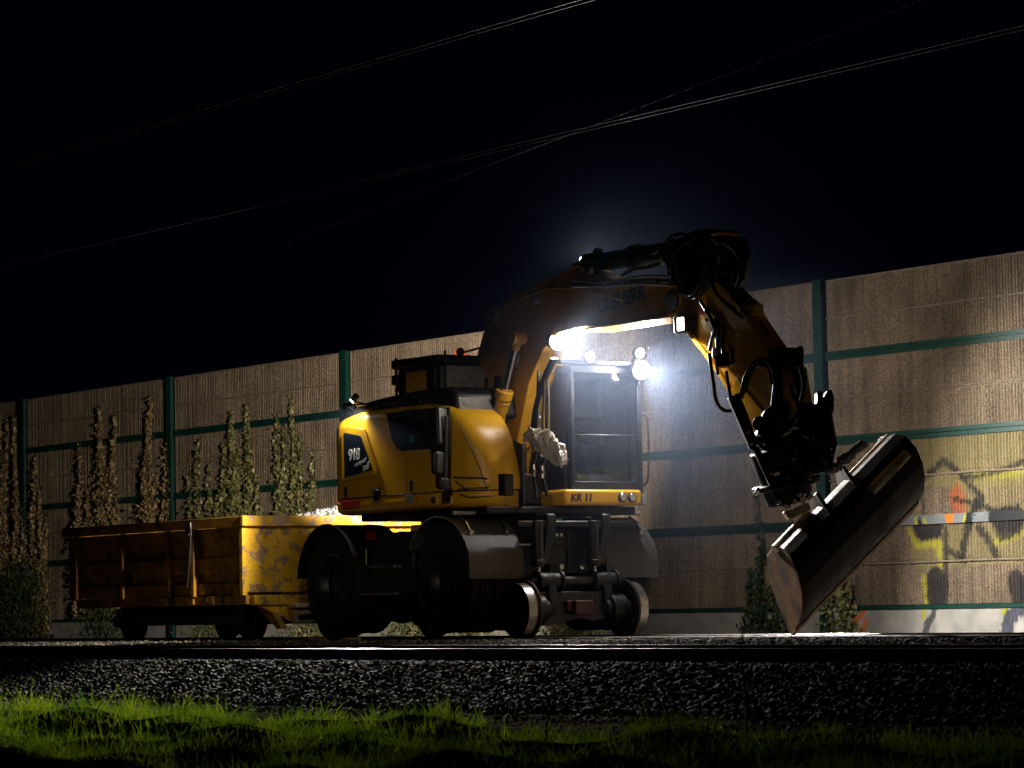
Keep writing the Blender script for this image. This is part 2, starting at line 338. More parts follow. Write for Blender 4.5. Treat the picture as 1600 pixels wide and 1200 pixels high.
def scatter(n, x0, x1, y0, y1, smin, smax, lift=.0):
    X = rng.uniform(x0, x1, n); Y = rng.uniform(y0, y1, n); S = rng.uniform(smin, smax, n)
    return np.stack([X, Y, gz(X, Y)+lift+S*.2], -1), S
ps = [scatter(36000, -32, -11, 11.75, 13.8, .011, .034), scatter(9000, -34, -14, 14.0, 15.35, .02, .04, -.01),
      scatter(30000, -52, -17, 15.5, 20.1, .022, .042), scatter(9000, -56, -20, 20.3, 24.5, .02, .042, -.01), scatter(1200, -28, -11, 11.2, 11.9, .01, .03)]
stones('track_ballast', np.concatenate([p[0] for p in ps]), np.concatenate([p[1] for p in ps]), 'stone', label='loose angular track ballast between and beside the rails')
P, S = scatter(11000, -26, -9.5, 10.85, 11.8, .004, .009)
stones('path_gravel', P, S, 'path', label='fine gravel on the strip between ballast and grass')

# ------------------------------------------------------------------ rails
def rail(Y, label):
    prof = [(-.065, -.17), (.065, -.17), (.065, -.158), (.012, -.14), (.009, -.05), (.034, -.04), (.036, -.008), (.03, -.002), (-.03, -.002), (-.036, -.008), (-.034, -.04), (-.009, -.05), (-.012, -.14), (-.065, -.158)]
    r_ = root('rail', (-40, Y, -.17), label, 'rail', 'rails of the two tracks')
    MB().prism([(Y+a, b) for a, b in prof], 0, -140, 40).build('rail_profile', 'rail', r_)
    MB().prism([(Y-.028, -.003), (Y+.028, -.003), (Y+.024, .001), (Y-.024, .001)], 0, -140, 40).build('rail_head', 'railtop', r_)
    # bright running corner on the field side
    MB().prism([(Y-.0365, -.012), (Y-.0285, -.0015), (Y-.028, .0005), (Y-.0375, -.012)], 0, -140, 40).build('running_edge', 'railtop', r_)
rail(13.9, 'nearest rail, running along the lower ballast edge in front of everything')
rail(15.4, 'second rail from the camera, the far rail of the empty track')
rail(20.2, 'rail directly under the near steel wheels of the excavator and wagon')
rail(21.7, 'farthest rail, under the far steel wheels of the excavator')

# ------------------------------------------------------------------ noise barrier
WY, PX0, PS = 26.0, -32.2, 5.89                     # plane of the panels, a post, spacing
def posts_x(i): return PX0 + (i-4)*PS
def seg_dist(X, Z, a, b):
    ax, az = a; bx, bz = b; dx, dz = bx-ax, bz-az
    t = np.clip(((X-ax)*dx+(Z-az)*dz)/(dx*dx+dz*dz+1e-9), 0, 1); return np.hypot(X-ax-t*dx, Z-az-t*dz)
def wp(px, py): p = at(px, py, WY-.05); return (p.x, p.z)
BLK = (.012, .012, .016); YEL = (.50, .46, .02); ORG = (.85, .22, .02); GRY = (.26, .27, .28); OLV = (.30, .26, .05)
STROKES = [  # (colour, half width in metres, strength, photo points)
 (OLV, .32, .35, [(1425, 715), (1500, 722), (1600, 712)]), (OLV, .25, .3, [(1440, 860), (1520, 850), (1600, 850)]), (OLV, .2, .22, [(1500, 770), (1600, 770)]),
 (YEL, .05, .75, [(1419, 829), (1428, 851), (1466, 848), (1466, 893)]), (YEL, .035, .8, [(1441, 902), (1444, 945)]), (YEL, .05, .6, [(1547, 848), (1585, 836), (1597, 824)]), (YEL, .04, .6, [(1514, 800), (1505, 830), (1498, 862)]),
 (YEL, .05, .5, [(1520, 742), (1560, 741), (1600, 735)]),
 ((.45, .08, .02), .13, .6, [(1492, 772), (1496, 797)]), (ORG, .05, .5, [(1486, 778), (1502, 781)]),
 (BLK, .045, .85, [(1434, 751), (1455, 735), (1471, 720), (1484, 729), (1501, 745), (1517, 762), (1532, 779), (1524, 789)]),
 (BLK, .035, .85, [(1501, 745), (1520, 745), (1541, 740), (1576, 731), (1605, 716)]),
 (BLK, .035, .9, [(1486, 778), (1504, 783), (1524, 787), (1540, 793), (1553, 800)]),
 (BLK, .07, .95, [(1523, 786), (1515, 806), (1508, 826), (1503, 850), (1501, 874)]),
 (BLK, .045, .85, [(1501, 872), (1488, 866), (1477, 860)]), (BLK, .05, .8, [(1475, 828), (1475, 905)]),
 (BLK, .03, .85, [(1437, 752), (1438, 785), (1440, 818)]),
 (BLK, .12, .95, [(1434, 826), (1460, 824)]), (BLK, .06, .9, [(1436, 838), (1463, 834)]),
 (BLK, .15, .95, [(1560, 812), (1585, 808)]), (BLK, .12, .9, [(1565, 830), (1583, 822)]),
 (BLK, .06, .85, [(1527, 826), (1541, 842), (1553, 868)]),
 (BLK, .17, .95, [(1459, 906), (1466, 920)]), (BLK, .17, .95, [(1459, 925), (1464, 944)]),
 (BLK, .14, .9, [(1584, 908), (1592, 940)]), (BLK, .12, .9, [(1600, 912), (1602, 945)]),
 (BLK, .05, .5, [(1336, 905), (1338, 945)]),
]
BEAMS = [(GRY, .4, .9, [(1395, 815), (1640, 800)]), (YEL, .03, 1, [(1431, 812), (1432, 824)]), (YEL, .03, 1, [(1445, 812), (1446, 822)]), (ORG, .07, 1, [(1483, 808), (1484, 824)]),
 (YEL, .03, 1, [(1508, 806), (1506, 824)]), (YEL, .035, 1, [(1549, 806), (1553, 818)]), (BLK, .06, 1, [(1516, 800), (1512, 826)]), (BLK, .2, 1, [(1562, 812), (1588, 808)]), (BLK, .03, 1, [(1437, 812), (1439, 824)])]
PLINTH = [((.50, .47, .42), .6, .55, [(1340, 970), (1640, 965)]), (ORG, .04, 1, [(1352, 949), (1344, 962), (1336, 968)]), (ORG, .045, 1, [(1352, 972), (1346, 986)]), (ORG, .02, 1, [(1338, 975), (1336, 983)]), (YEL, .035, 1, [(1443, 944), (1443, 964)]), ((.05, .05, .055), .06, .95, [(1459, 948), (1456, 962), (1448, 974), (1444, 992)]),
 (YEL, .035, 1, [(1571, 942), (1568, 958)]), ((.02, .025, .06), .10, .95, [(1605, 948), (1588, 953), (1576, 968), (1570, 990)])]
def add_paint(me, off, strokes, soft=.035):
    if not strokes:
        a_ = me.color_attributes.new('paint', 'FLOAT_COLOR', 'POINT'); a_.data.foreach_set('color', np.zeros(len(me.vertices)*4, np.float32)); return
    n = len(me.vertices); co = np.empty(n*3, np.float32); me.vertices.foreach_get('co', co); co = co.reshape(-1, 3)
    X, Z = co[:, 0]+off.x, co[:, 2]+off.z; C = np.zeros((n, 4), np.float32)
    jit = .012*np.sin(X*47)*np.sin(Z*39)+rng.normal(0, .012, n)
    for col, hw, st, pts in strokes:
        q = [wp(*p) for p in pts]; d = np.min([seg_dist(X, Z, q[i], q[i+1]) for i in range(len(q)-1)], axis=0)
        a = np.clip((hw+jit-d)/soft+.5, 0, 1)*st
        ao = a + C[:, 3]*(1-a)
        C[:, :3] = (a[:, None]*np.array(col) + (C[:, 3]*(1-a))[:, None]*C[:, :3])/np.maximum(ao, 1e-6)[:, None]; C[:, 3] = ao
    C[:, 3] *= rng.uniform(.85, 1, n)
    at_ = me.color_attributes.new('paint', 'FLOAT_COLOR', 'POINT'); at_.data.foreach_set('color', C.ravel())
barrier = root('noise_barrier', (posts_x(2), WY, -.15), 'long ribbed brown noise barrier with green posts and rails behind the tracks', 'noise barrier')
LV = [.27, 1.31, 2.35, 3.42, 4.36]; SEAM = [.80, 1.85, 2.89, 3.90]
def panel(x0, x1, z0, z1, seam, painted):
    pitch = .056; prof = [(0, .0), (.22, .0), (.34, .028), (.78, .028), (.90, 0)]
    n = int((x1-x0)/pitch); xs = []; dy = []
    for i in range(n):
        j = rng.uniform(.75, 1.1); wob = rng.uniform(-.06, .06)
        for t, d in prof: xs.append(x0+(i+t+wob*(t > .1 and t < .95))*pitch); dy.append(d*j)
    xs.append(x0+n*pitch); dy.append(0); xs = np.array(xs); dy = np.array(dy)
    nz = int((z1-z0)/.022) if painted else 8
    zs = np.linspace(z0, z1, nz); X, Z = np.meshgrid(xs, zs, indexing='ij'); Yy = WY - np.repeat(dy[:, None], nz, 1)*np.where(np.abs(Z-seam) < .02, 0, 1)
    Yy += .0
    V = np.stack([X, Yy, Z], -1).reshape(-1, 3); i, j = np.meshgrid(np.arange(len(xs)-1), np.arange(nz-1), indexing='ij'); a = (i*nz+j).ravel()
    F = np.stack([a, a+nz, a+nz+1, a+1], -1)
    k = len(V)                                       # a back face so that the slab has thickness
    V = np.concatenate([V, [[x0, WY+.1, z0], [x1, WY+.1, z0], [x1, WY+.1, z1], [x0, WY+.1, z1], [x0, WY, z1], [x1, WY, z1]]]); F = np.concatenate([F, [[k+1, k, k+3, k+2], [k+4, k+5, k+2, k+3]]])
    o = arr_mesh('panel', V, F, 'wall', barrier)
    add_paint(o.data, offset_of(barrier), STROKES if painted else [])
    # the ridge where the two half panels meet
    sm = MB(); sx = np.linspace(x0, x1, 40)
    sm.tube([(x, WY-.022, seam+.004*math.sin(x*2.3)) for x in sx], .013, 6); sm.build('seam', 'seam', o)
def flat_strip(name, x0, x1, y, z0, z1, m, strokes):
    xs = np.linspace(x0, x1, max(2, int((x1-x0)/.02))); zs = np.linspace(z0, z1, 16); X, Z = np.meshgrid(xs, zs, indexing='ij')
    V = np.stack([X, np.full_like(X, y), Z], -1).reshape(-1, 3); nz = len(zs); i, j = np.meshgrid(np.arange(len(xs)-1), np.arange(nz-1), indexing='ij'); a = (i*nz+j).ravel()
    F = np.stack([a, a+nz, a+nz+1, a+1], -1); k = len(V)
    V = np.concatenate([V, [[x0, y, z0], [x1, y, z0], [x0, y+.09, z0], [x1, y+.09, z0], [x0, y, z1], [x1, y, z1], [x0, y+.09, z1], [x1, y+.09, z1]]])
    F = np.concatenate([F, [[k, k+1, k+3, k+2], [k+4, k+5, k+7, k+6], [k+2, k+3, k+7, k+6]]])
    o = arr_mesh(name, V, F, m, barrier); add_paint(o.data, offset_of(barrier), strokes, .006); return o
for i in range(-4, 8):
    x0, x1 = posts_x(i)+.09, posts_x(i+1)-.09; vis = i == 4
    for k in range(4): panel(x0, x1, LV[k]+(.05 if k else .02), LV[k+1]-(.05 if k < 3 else 0), SEAM[k], vis and k < 3)
    for k in (1, 2, 3):
        if vis and k == 1: flat_strip('rail_beam', x0, x1, WY-.05, LV[k]-.056, LV[k]+.056, 'beam', BEAMS)
        else:
            b = MB().box((x0, WY-.05, LV[k]-.056), (x1, WY+.04, LV[k]-.006)); b.box((x0, WY-.05, LV[k]+.006), (x1, WY+.04, LV[k]+.056)); b.box((x0, WY-.02, LV[k]-.01), (x1, WY+.03, LV[k]+.01)); b.build('rail_beam', 'green', barrier)
    MB().box((x0, WY-.05, .235), (x1, WY+.04, .285)).build('rail_beam', 'green', barrier)
    if vis: flat_strip('plinth', x0-.05, x1, WY-.035, -.35, .234, 'plinth', PLINTH)
    else:
        o = MB().box((x0, WY-.035, -.35), (x1, WY+.08, .234)).build('plinth', 'plinth', barrier); add_paint(o.data, None, [])
    MB().box((x0, WY-.02, 4.36), (x1, WY+.11, 4.385)).build('capping', 'seam', barrier)
for i in range(-4, 9):
    x = posts_x(i); b = MB().box((x-.085, WY-.10, -.3), (x+.085, WY-.085, 4.40)); b.box((x-.006, WY-.085, -.3), (x+.006, WY+.12, 4.395)); b.box((x-.085, WY+.12, -.3), (x+.085, WY+.135, 4.395))
    nf = len(b.f)
    for z in (.5, 1.1, 1.55, 2.1, 2.6, 3.2, 3.6, 4.25):
        for s in (-.045, .045): b.cyl((x+s, WY-.115, z), (x+s, WY-.10, z), .012, n=8)
    p = b.build('post', 'green', barrier); p.data.materials.append(M['steel'])
    for f in p.data.polygons[nf:]: f.material_index = 1


# ------------------------------------------------------------------ leaves
def leaf_mesh(name, P, size, m, parent=None, facing=(.55, -1, .35), spread=.7, ratio=.8):
    """one bent two-face leaf per point, hanging about a facing direction"""
    n = len(P); f = np.array(facing)+rng.normal(0, spread, (n, 3)); f /= np.linalg.norm(f, axis=1, keepdims=True)
    d = np.stack([rng.normal(0, .6, n), rng.normal(0, .3, n), -np.ones(n)], -1); d -= f*(d*f).sum(1, keepdims=True); d /= np.linalg.norm(d, axis=1, keepdims=True)
    s = np.cross(f, d); L_ = size[:, None]
    a = P; t = P+d*L_; l = P+d*L_*.45-s*L_*ratio*.5-f*L_*.12; r_ = P+d*L_*.45+s*L_*ratio*.5-f*L_*.12
    V = np.stack([a, l, t, r_], 1).reshape(-1, 3); i = np.arange(n)*4
    F = np.concatenate([np.stack([i, i+1, i+2], -1), np.stack([i, i+2, i+3], -1)])
    return arr_mesh(name, V, F, m, parent)
IVG = 'ivy strands climbing the noise barrier'
def ivy(cols, label, m='ivy', dens=340, y=WY-.07, group=IVG, size=(.038, .078)):
    """cols: (photo x of the tip, photo y of the tip, photo y of the foot, full width at the foot in photo pixels)"""
    x0 = at(sum(c[0] for c in cols)/len(cols), 900, y).x
    r_ = root('climbing_ivy', (x0, y, -.15), label, 'climbing plant', group)
    pts = []; sb = MB()
    for px, pt, pb, wd in cols:
        T = at(px, pt, y); B = at(px, pb, y); sc = (at(px+10, pb, y).x-at(px-10, pb, y).x)/20
        H = T.z-B.z; W_ = wd*sc; n = int(dens*(H*W_*.55+H*.10))
        v = rng.beta(1.0, 1.35, n); ww = (W_*(1-v)**1.15*.40+.03)
        ww = ww*(.75+.35*np.sin(v*19+px)+.2*np.sin(v*47+px*2))
        u = rng.normal(0, .5, n).clip(-1, 1)
        X = B.x + u*ww + .04*np.sin(v*9+px)*H*.4; Z = B.z+v*H; Yy = y-np.abs(rng.normal(0, .05, n))*(1.3-v)
        pts.append(np.stack([X, Yy, Z], -1))
        sb.tube([(B.x+.04*math.sin(t*.9+px)*H*.4, y+.02, B.z+t/10*H) for t in range(11)], .008, 5)
    P = np.concatenate(pts); leaf_mesh('foliage', P, rng.uniform(size[0], size[1], len(P)), m, r_); sb.build('stem', 'stem', r_)
    return r_
ivy([(0, 642, 1000, 34), (12, 655, 1000, 26), (28, 648, 1000, 34), (6, 700, 1000, 40), (40, 790, 1000, 40)], 'widest brown ivy mass at the left edge of the barrier', dens=420)
ivy([(56, 710, 1000, 26), (66, 760, 1000, 34), (74, 800, 1000, 20)], 'ivy beside the leftmost visible green post', dens=380)
ivy([(127, 690, 900, 26), (122, 760, 960, 22)], 'thin single ivy strand just right of the leftmost bay seam')
ivy([(160, 632, 900, 62), (181, 648, 900, 40), (172, 730, 960, 80), (140, 760, 960, 40)], 'tall twin-peaked brown ivy in the bay left of the wagon rim', dens=400)
ivy([(237, 618, 900, 56), (230, 700, 900, 66)], 'tall brown ivy column just left of the second green post', dens=400)
ivy([(259, 690, 900, 22), (266, 686, 900, 18)], 'narrow ivy strand touching the second green post')
ivy([(313, 680, 880, 18), (298, 735, 880, 16), (330, 722, 880, 34), (342, 765, 880, 16)], 'low sparse ivy strands just right of the second green post', 'ivygreen')
ivy([(367, 640, 900, 70), (375, 700, 900, 80), (352, 690, 880, 30)], 'broad green ivy cone in the middle of the bay above the wagon', 'ivygreen', 430)
ivy([(392, 628, 900, 44), (405, 740, 880, 40)], 'narrow green ivy spire right beside the broad green cone', 'ivygreen', 400)
ivy([(437, 640, 880, 36), (447, 660, 880, 30)], 'straight ivy strand left of the topmost thin tip', 'ivygreen')
ivy([(461, 614, 880, 26), (472, 675, 880, 36)], 'ivy strand reaching highest just left of the excavator body', 'ivygreen')
ivy([(491, 700, 870, 22), (485, 760, 870, 22)], 'short ivy strand nearest the rear of the excavator', 'ivygreen')
ivy([(1190, 760, 995, 10), (1194, 815, 995, 30), (1174, 885, 995, 44), (1212, 890, 995, 40), (1228, 905, 995, 26)], 'dark ivy climbing behind the lowered bucket', 'darkleaf', 420)
ivy([(1256, 755, 900, 12), (1300, 900, 990, 40), (1318, 880, 992, 46), (1330, 905, 992, 30)], 'bright leafy ivy right of the bucket tip at the concrete plinth', 'ivygreen', 420)
def blades(name, P, H, W_, m, lean=.45, parent=None, bend=.35):
    n = len(P); a = rng.uniform(0, 2*math.pi, n); s = np.stack([np.cos(a), np.sin(a), np.zeros(n)], -1); l = rng.normal(0, lean, (n, 2)); h = H[:, None]
    up = np.stack([l[:, 0], l[:, 1], np.ones(n)], -1); up /= np.linalg.norm(up, axis=1, keepdims=True)
    mid = P+up*h*.55; tip = P+up*h+np.stack([l[:, 0], l[:, 1], -.4*np.abs(l).sum(1)], -1)*h*bend; w2 = s*W_[:, None]*.5
    V = np.stack([P-w2, P+w2, mid+w2*.8, mid-w2*.8, tip+w2*.12, tip-w2*.12], 1).reshape(-1, 3); i = np.arange(n)*6
    F = np.concatenate([np.stack([i, i+1, i+2, i+3], -1), np.stack([i+3, i+2, i+4, i+5], -1)])
    return arr_mesh(name, V, F, m, parent)
def shrub(px, pt, pb, wd, Y, n, label, m='darkleaf', group='weeds at the foot of the barrier', leaf=.07):
    B = at(px, pb, Y); T = at(px, pt, Y); sc = 1/(at(px+1, pb, Y).x-at(px, pb, Y).x); H = T.z+.15; W_ = wd/sc
    r_ = root('wild_shrub', (B.x, Y, -.16), label, 'shrub', group)
    u = rng.normal(0, .33, n).clip(-1, 1); v = rng.uniform(0, 1, n); P = np.stack([B.x+u*W_*.55*(1-v*.35), Y+rng.normal(0, .16, n), -.16+v*H*(1-.3*np.abs(u))*(1+.1*np.sin(u*17))], -1)
    leaf_mesh('foliage', P, rng.uniform(leaf*.6, leaf*1.3, n), m, r_, (0, -.6, .5), .9, .5)
    sb = MB()
    for k in range(9): sb.tube([(B.x, Y, -.16), (B.x+random.uniform(-.3, .3)*W_, Y+random.uniform(-.1, .1), H*.6)], [.012, .004], 5)
    sb.build('stem', 'stem', r_)
shrub(30, 870, 1000, 100, 25.3, 3000, 'large dark shrub at the lower left corner of the barrier')
shrub(155, 935, 1000, 62, 24.6, 1000, 'dark bush against the plinth at the rear end of the wagon')
shrub(330, 970, 1000, 120, 24.8, 900, 'low weeds seen beneath the middle of the wagon', 'weed')
shrub(480, 968, 1000, 90, 24.8, 900, 'weed clump between the wagon and the rear tyre of the excavator', 'weed')
shrub(640, 962, 1000, 100, 25.2, 1400, 'weeds seen under the excavator between its tyres', 'weed')
shrub(735, 972, 1000, 60, 25.2, 500, 'small weeds seen left of the near front rail wheel', 'weed')
shrub(885, 962, 1000, 90, 25.4, 1300, 'weeds around the green post seen between the front rail wheels', 'weed')

# ------------------------------------------------------------------ grass verge
def grass():
    n = 120000; X = rng.uniform(-26, -8.3, n); Y = rng.uniform(7.2, 11.0, n)
    edge = 10.75+.22*np.sin(X*1.3)+.12*np.sin(X*3.7+1)+.35*np.clip((-18.5-X)/3, 0, 1)
    clump = .55*np.sin(X*2.1+Y*1.3)*np.sin(Y*2.9-X*.7)+.5*np.sin(X*6.3+np.sin(Y*3))*np.sin(Y*5.9+X)+.35*np.sin(X*14.1+Y*3)*np.sin(Y*12.3-X*2)
    keep = (Y < edge) & (X > -Y*2.25) & (X < -Y*1.03) & (rng.uniform(0, 1, n) < .42+.9*clump); X, Y, c = X[keep], Y[keep], clump[keep]
    H = rng.gamma(4, .0165, len(X))*(1+.6*c)*(1+.5*np.clip((-19-X)/4, 0, 1)); H = H.clip(.02, .30)
    P = np.stack([X, Y, gz(X, Y)-.005], -1)
    o = blades('verge_grass', P, H, rng.uniform(.003, .007, len(X)), 'grass', .5); tag(o, 'rough green grass on the verge in the foreground', kind='stuff')
grass()
def weed_stem(px, pb, pt, Y, label, lean=0.0, r=.006, br=3):
    B = at(px, pb, Y); B.z = float(gz(B.x, Y)); T = at(px+lean, pt, Y); H = T.z-B.z
    ro = root('dry_weed', tuple(B), label, 'weed', 'bare weeds standing in the verge')
    path = smooth_path([B, B.lerp(T, .35)+Vector((.01, 0, 0)), B.lerp(T, .7)-Vector((.008, 0, 0)), T], 5)
    MB().tube(path, [r*(1-.6*i/(len(path)-1)) for i in range(len(path))], 6).build('stalk', 'stem', ro)
    tb = MB()
    for k in range(br):
        t = .35+.5*k/max(1, br); p = B.lerp(T, t); s = 1 if k % 2 else -1
        tb.tube(smooth_path([p, p+Vector((.04*s, .01, .05)), p+Vector((.06*s, .02, .13))], 4), r*.45, 5)
    if br: tb.build('twig', 'stem', ro)
weed_stem(1166, 1150, 978, 10.6, 'tall dark weed stalk crossing the rails below the bucket', -6, .009, 3)
weed_stem(708, 1150, 1082, 9.6, 'dark weed stalk in the grass below the front tyre', 3, .008, 2)
weed_stem(852, 1160, 1086, 9.4, 'thin dark weed stalk left of centre of the grass', 4, .006, 2)
weed_stem(1050, 1165, 1120, 9.3, 'short weed stalk at the grass edge right of centre', -4, .006, 1)
weed_stem(1104, 1170, 1118, 9.1, 'short forked weed stalk below the weed that crosses the rails', 4, .007, 2)
weed_stem(1218, 1170, 1118, 9.1, 'short weed stalk right of the tall one', 3, .006, 2)
weed_stem(1366, 1185, 1120, 8.8, 'bent weed stalk before the strip of gravel at right', 5, .008, 2)
weed_stem(100, 1150, 1070, 9.9, 'dark weed stalk in the bright grass at far left', 3, .007, 2)
weed_stem(268, 1150, 1068, 9.9, 'thin weed stalk in the brightest grass', -3, .006, 2)

# ------------------------------------------------------------------ overhead wires
def wire(a, b, r, label, x0=-150, x1=30):
    A = Vector(a); B = Vector(b); d = (B-A).normalized(); t0 = (x0-A.x)/d.x; t1 = (x1-A.x)/d.x
    o = MB().tube([A+d*t0, A+d*t1], r, 6).build('overhead_wire', 'wire', None, smooth=True)
    tag(o, label, 'wire', 'overhead line wires')
wire((-24, 14.6, 5.10), (-21, 14.6, 5.10), .009, 'upper wire of the pair at the top centre of the sky')
wire((-24, 14.6, 5.065), (-21, 14.6, 5.065), .007, 'lower wire of the pair at the top centre of the sky')
wire((-29, 20.9, 5.71), (-22.8, 20.9, 5.71), .006, 'upper wire of the pair over the noise barrier at right')
wire((-29, 20.9, 5.67), (-22.8, 20.9, 5.67), .005, 'lower wire of the pair over the noise barrier at right')
wire(at(1060, 145, 17), at(1440, 0, 17), .0025, 'thin single wire sloping steeply above the right pair', -30, -10)

# ------------------------------------------------------------------ tipping wagon behind the excavator
WX0, WX1, WYN, WYF = -40.95, -35.86, 19.65, 22.25
wag = root('tipping_wagon', ((WX0+WX1)/2, 20.95, 0), 'battered yellow rail wagon with a flat open box behind the excavator', 'rail wagon')
zt, zb = 1.535, .56
side = MB()
def corr_side(y, sgn):
    """box side with horizontal swages"""
    prof = [(zb, .0), (.70, .0), (.72, .05), (.84, .05), (.87, .0), (1.02, 0), (1.05, .05), (1.18, .05), (1.21, 0), (1.40, 0)]
    xs = [WX0+.06, WX1-.0]
    V = [[(x, y+sgn*d, z) for z, d in prof] for x in xs]
    side.grid(V)
corr_side(WYN+.06, 1); corr_side(WYF-.06, -1)
side.box((WX0+.06, WYN+.12, zb), (WX1-.05, WYF-.12, zb+.05)); side.build('box_side', 'wagonside', wag)
MB().box((WX1-.05, WYN+.03, zb+.02), (WX1, WYF-.03, 1.40)).build('front_wall', 'wagon', wag, bevel=.008)
MB().box((WX0+.02, WYN+.06, zb), (WX0+.07, WYF-.06, 1.40)).build('rear_wall', 'wagonside', wag)
r_ = MB(); r_.box((WX0-.02, WYN-.03, 1.405), (WX1-.02, WYN+.13, 1.53)); r_.box((WX0-.02, WYF-.13, 1.405), (WX1-.02, WYF+.03, 1.53)); r_.box((WX0-.02, WYN+.13, 1.405), (WX0+.14, WYF-.13, 1.53))
r_.build('side_rim', 'wagonside', wag, bevel=.01)
r_ = MB(); r_.box((WX1-.02, WYN-.04, 1.40), (WX1+.07, WYF+.04, 1.535)); r_.build('front_rim', 'wagonrim', wag, bevel=.015)
for x in (-40.6, -39.2, -37.9, -37.2, -36.05):
    MB().box((x-.04, WYN-.012, zb-.02), (x+.04, WYN+.055, 1.40)).build('side_rib', 'wagonside', wag, bevel=.006)
c_ = MB(); c_.box((WX1-.07, WYN-.02, zb-.02), (WX1+.015, WYN+.05, 1.40)); c_.build('corner_post', 'wagon', wag, bevel=.008)
c_ = MB(); c_.prism([(-37.22, 1.42), (-37.16, 1.42), (-37.3, .66), (-37.36, .66)], 1, WYN-.035, WYN-.013); c_.build('locking_bar', 'steel', wag, bevel=.004)
c_ = MB(); c_.box((-37.3, WYN-.06, 1.32), (-37.2, WYN-.03, 1.42)); c_.box((-37.22, WYN-.06, 1.36), (-37.15, WYN-.03, 1.50)); c_.build('latch', 'steel', wag, bevel=.01)
# sole bar with small plates under the box
for a_, b_ in ((WYN+.03, WYN+.09), (WYF-.09, WYF-.03)): MB().box((WX0+.3, a_, .43), (WX1, b_, .55)).build('sole_bar', 'wagonside', wag, bevel=.008)
for x in (-38.6, -38.0, -37.3, -36.75, -36.3): MB().box((x-.09, WYN+.005, .44), (x+.09, WYN+.028, .54)).build('lug', 'wagonside', wag, bevel=.006)
hl = MB()
for x in (-36.85, -36.45): hl.cyl((x, WYN+.0, .49), (x, WYN+.02, .49), .03, n=12)
hl.build('rivet', 'steel', wag)
# end frame
MB().box((WX1-.02, WYN+.1, .42), (WX1+.10, WYF-.1, .545)).build('buffer_beam', 'wagon', wag, bevel=.01)
e = MB().slab([(WX1+.02, WYN+.16, .415), (WX1+.02, 20.35, .18), (WX1+.02, 21.55, .18), (WX1+.02, WYF-.16, .415)], (.05, 0, 0)); e.build('end_plate', 'wagon', wag, bevel=.006)
e = MB().box((WX1+.07, 20.55, .33), (WX1+.2, 20.85, .56)); e.build('coupler_bracket', 'black', wag, bevel=.01)
e = MB().box((WX1+.07, 20.28, .19), (WX1+.16, 20.6, .44)); e.box((WX1+.07, 20.22, .38), (WX1+.3, 20.52, .43)); cp = e.build('coupler', 'tube', wag, bevel=.012)
e = MB()
for y in (20.36, 20.52): e.cyl((WX1+.16, y, .36), (WX1+.175, y, .36), .017, n=10)
e.build('coupler_hole', 'darkprint', cp)
e = MB().cyl((WX1+.12, 20.35, .26), (WX1+.95, 20.85, .30), .035); e.cyl((WX1+.95, 20.85, .30), (WX1+1.9, 20.95, .42), .04); e.build('drawbar', 'black', wag)
e = MB().box((WX0+.5, 20.3, .22), (WX1-.1, 20.45, .45)); e.box((WX0+.5, 21.45, .22), (WX1-.1, 21.6, .45)); e.box((-40.2, 20.0, .18), (-36.5, 21.9, .3)); e.build('underframe', 'black', wag)
def rail_wheel(x, y, rad, m1, m2, parent, s=1):
    """flanged wheel; the flange is on the +y side when s = 1"""
    pr = [(-.065, .05), (-.065, rad*.32), (-.03, rad*.4), (-.03, rad*.84), (-.065, rad*.88), (-.065, rad*.985), (-.06, rad), (.045, rad*1.01), (.06, rad*1.03), (.07, rad*1.115), (.09, rad*1.12), (.098, rad*1.09), (.095, rad*.85), (.04, rad*.78), (.04, rad*.4), (.08, rad*.3), (.08, .05)]
    o = MB().ring((x, y, rad), [(a*s, b) for a, b in pr], 56).build('rail_wheel', m1, parent, smooth=True, angle=30)
    tr = MB().ring((x, y, rad), [(-.0605*s, rad+.0012), (.044*s, rad*1.01+.0012), (.044*s, rad*1.003), (-.0605*s, rad-.004)], 56).build('tread', m2, o, smooth=True)
    hb = MB().cyl((x, y-.09*s, rad), (x, y+.02*s, rad), rad*.22, n=20); 
    for k in range(6):
        q = k*math.pi/3; hb.cyl((x+math.cos(q)*rad*.55, y-.05*s, rad+math.sin(q)*rad*.55), (x+math.cos(q)*rad*.55, y-.02*s, rad+math.sin(q)*rad*.55), .014, n=8)
    hb.build('wheel_hub', m1, o, bevel=.005)
    return o
for x in (-40.0, -36.7):
    rail_wheel(x, 20.2, .26, 'rustwheel', 'steel', wag); rail_wheel(x, 21.7, .26, 'rustwheel', 'steel', wag, -1)
    MB().cyl((x, 20.2, .26), (x, 21.7, .26), .06).build('axle', 'black', wag)
    MB().box((x-.16, 20.02, .16), (x+.16, 20.12, .42)).build('axle_box', 'black', wag, bevel=.02)
e = MB().prism([(-36.3, .43), (-35.95, .43), (-35.6, .12), (-35.72, .12)], 1, 20.04, 20.12); e.build('wheel_guard', 'wagonside', wag)
# load
def heap(name, c, rad, h, n, s0, s1, m, label):
    a = rng.uniform(0, 2*math.pi, n); r0 = np.sqrt(rng.uniform(0, 1, n)); P = np.stack([c[0]+np.cos(a)*r0*rad[0], c[1]+np.sin(a)*r0*rad[1], c[2]+h*(1-r0**1.6)+rng.normal(0, .01, n)], -1)
    return stones(name, P, rng.uniform(s0, s1, n), m, 'stuff', label)
heap('rubble_load', (-36.7, 21.6, 1.40), (.62, .9), .24, 1500, .03, .07, 'rubble', 'pale broken stone heaped in the wagon behind the excavator')

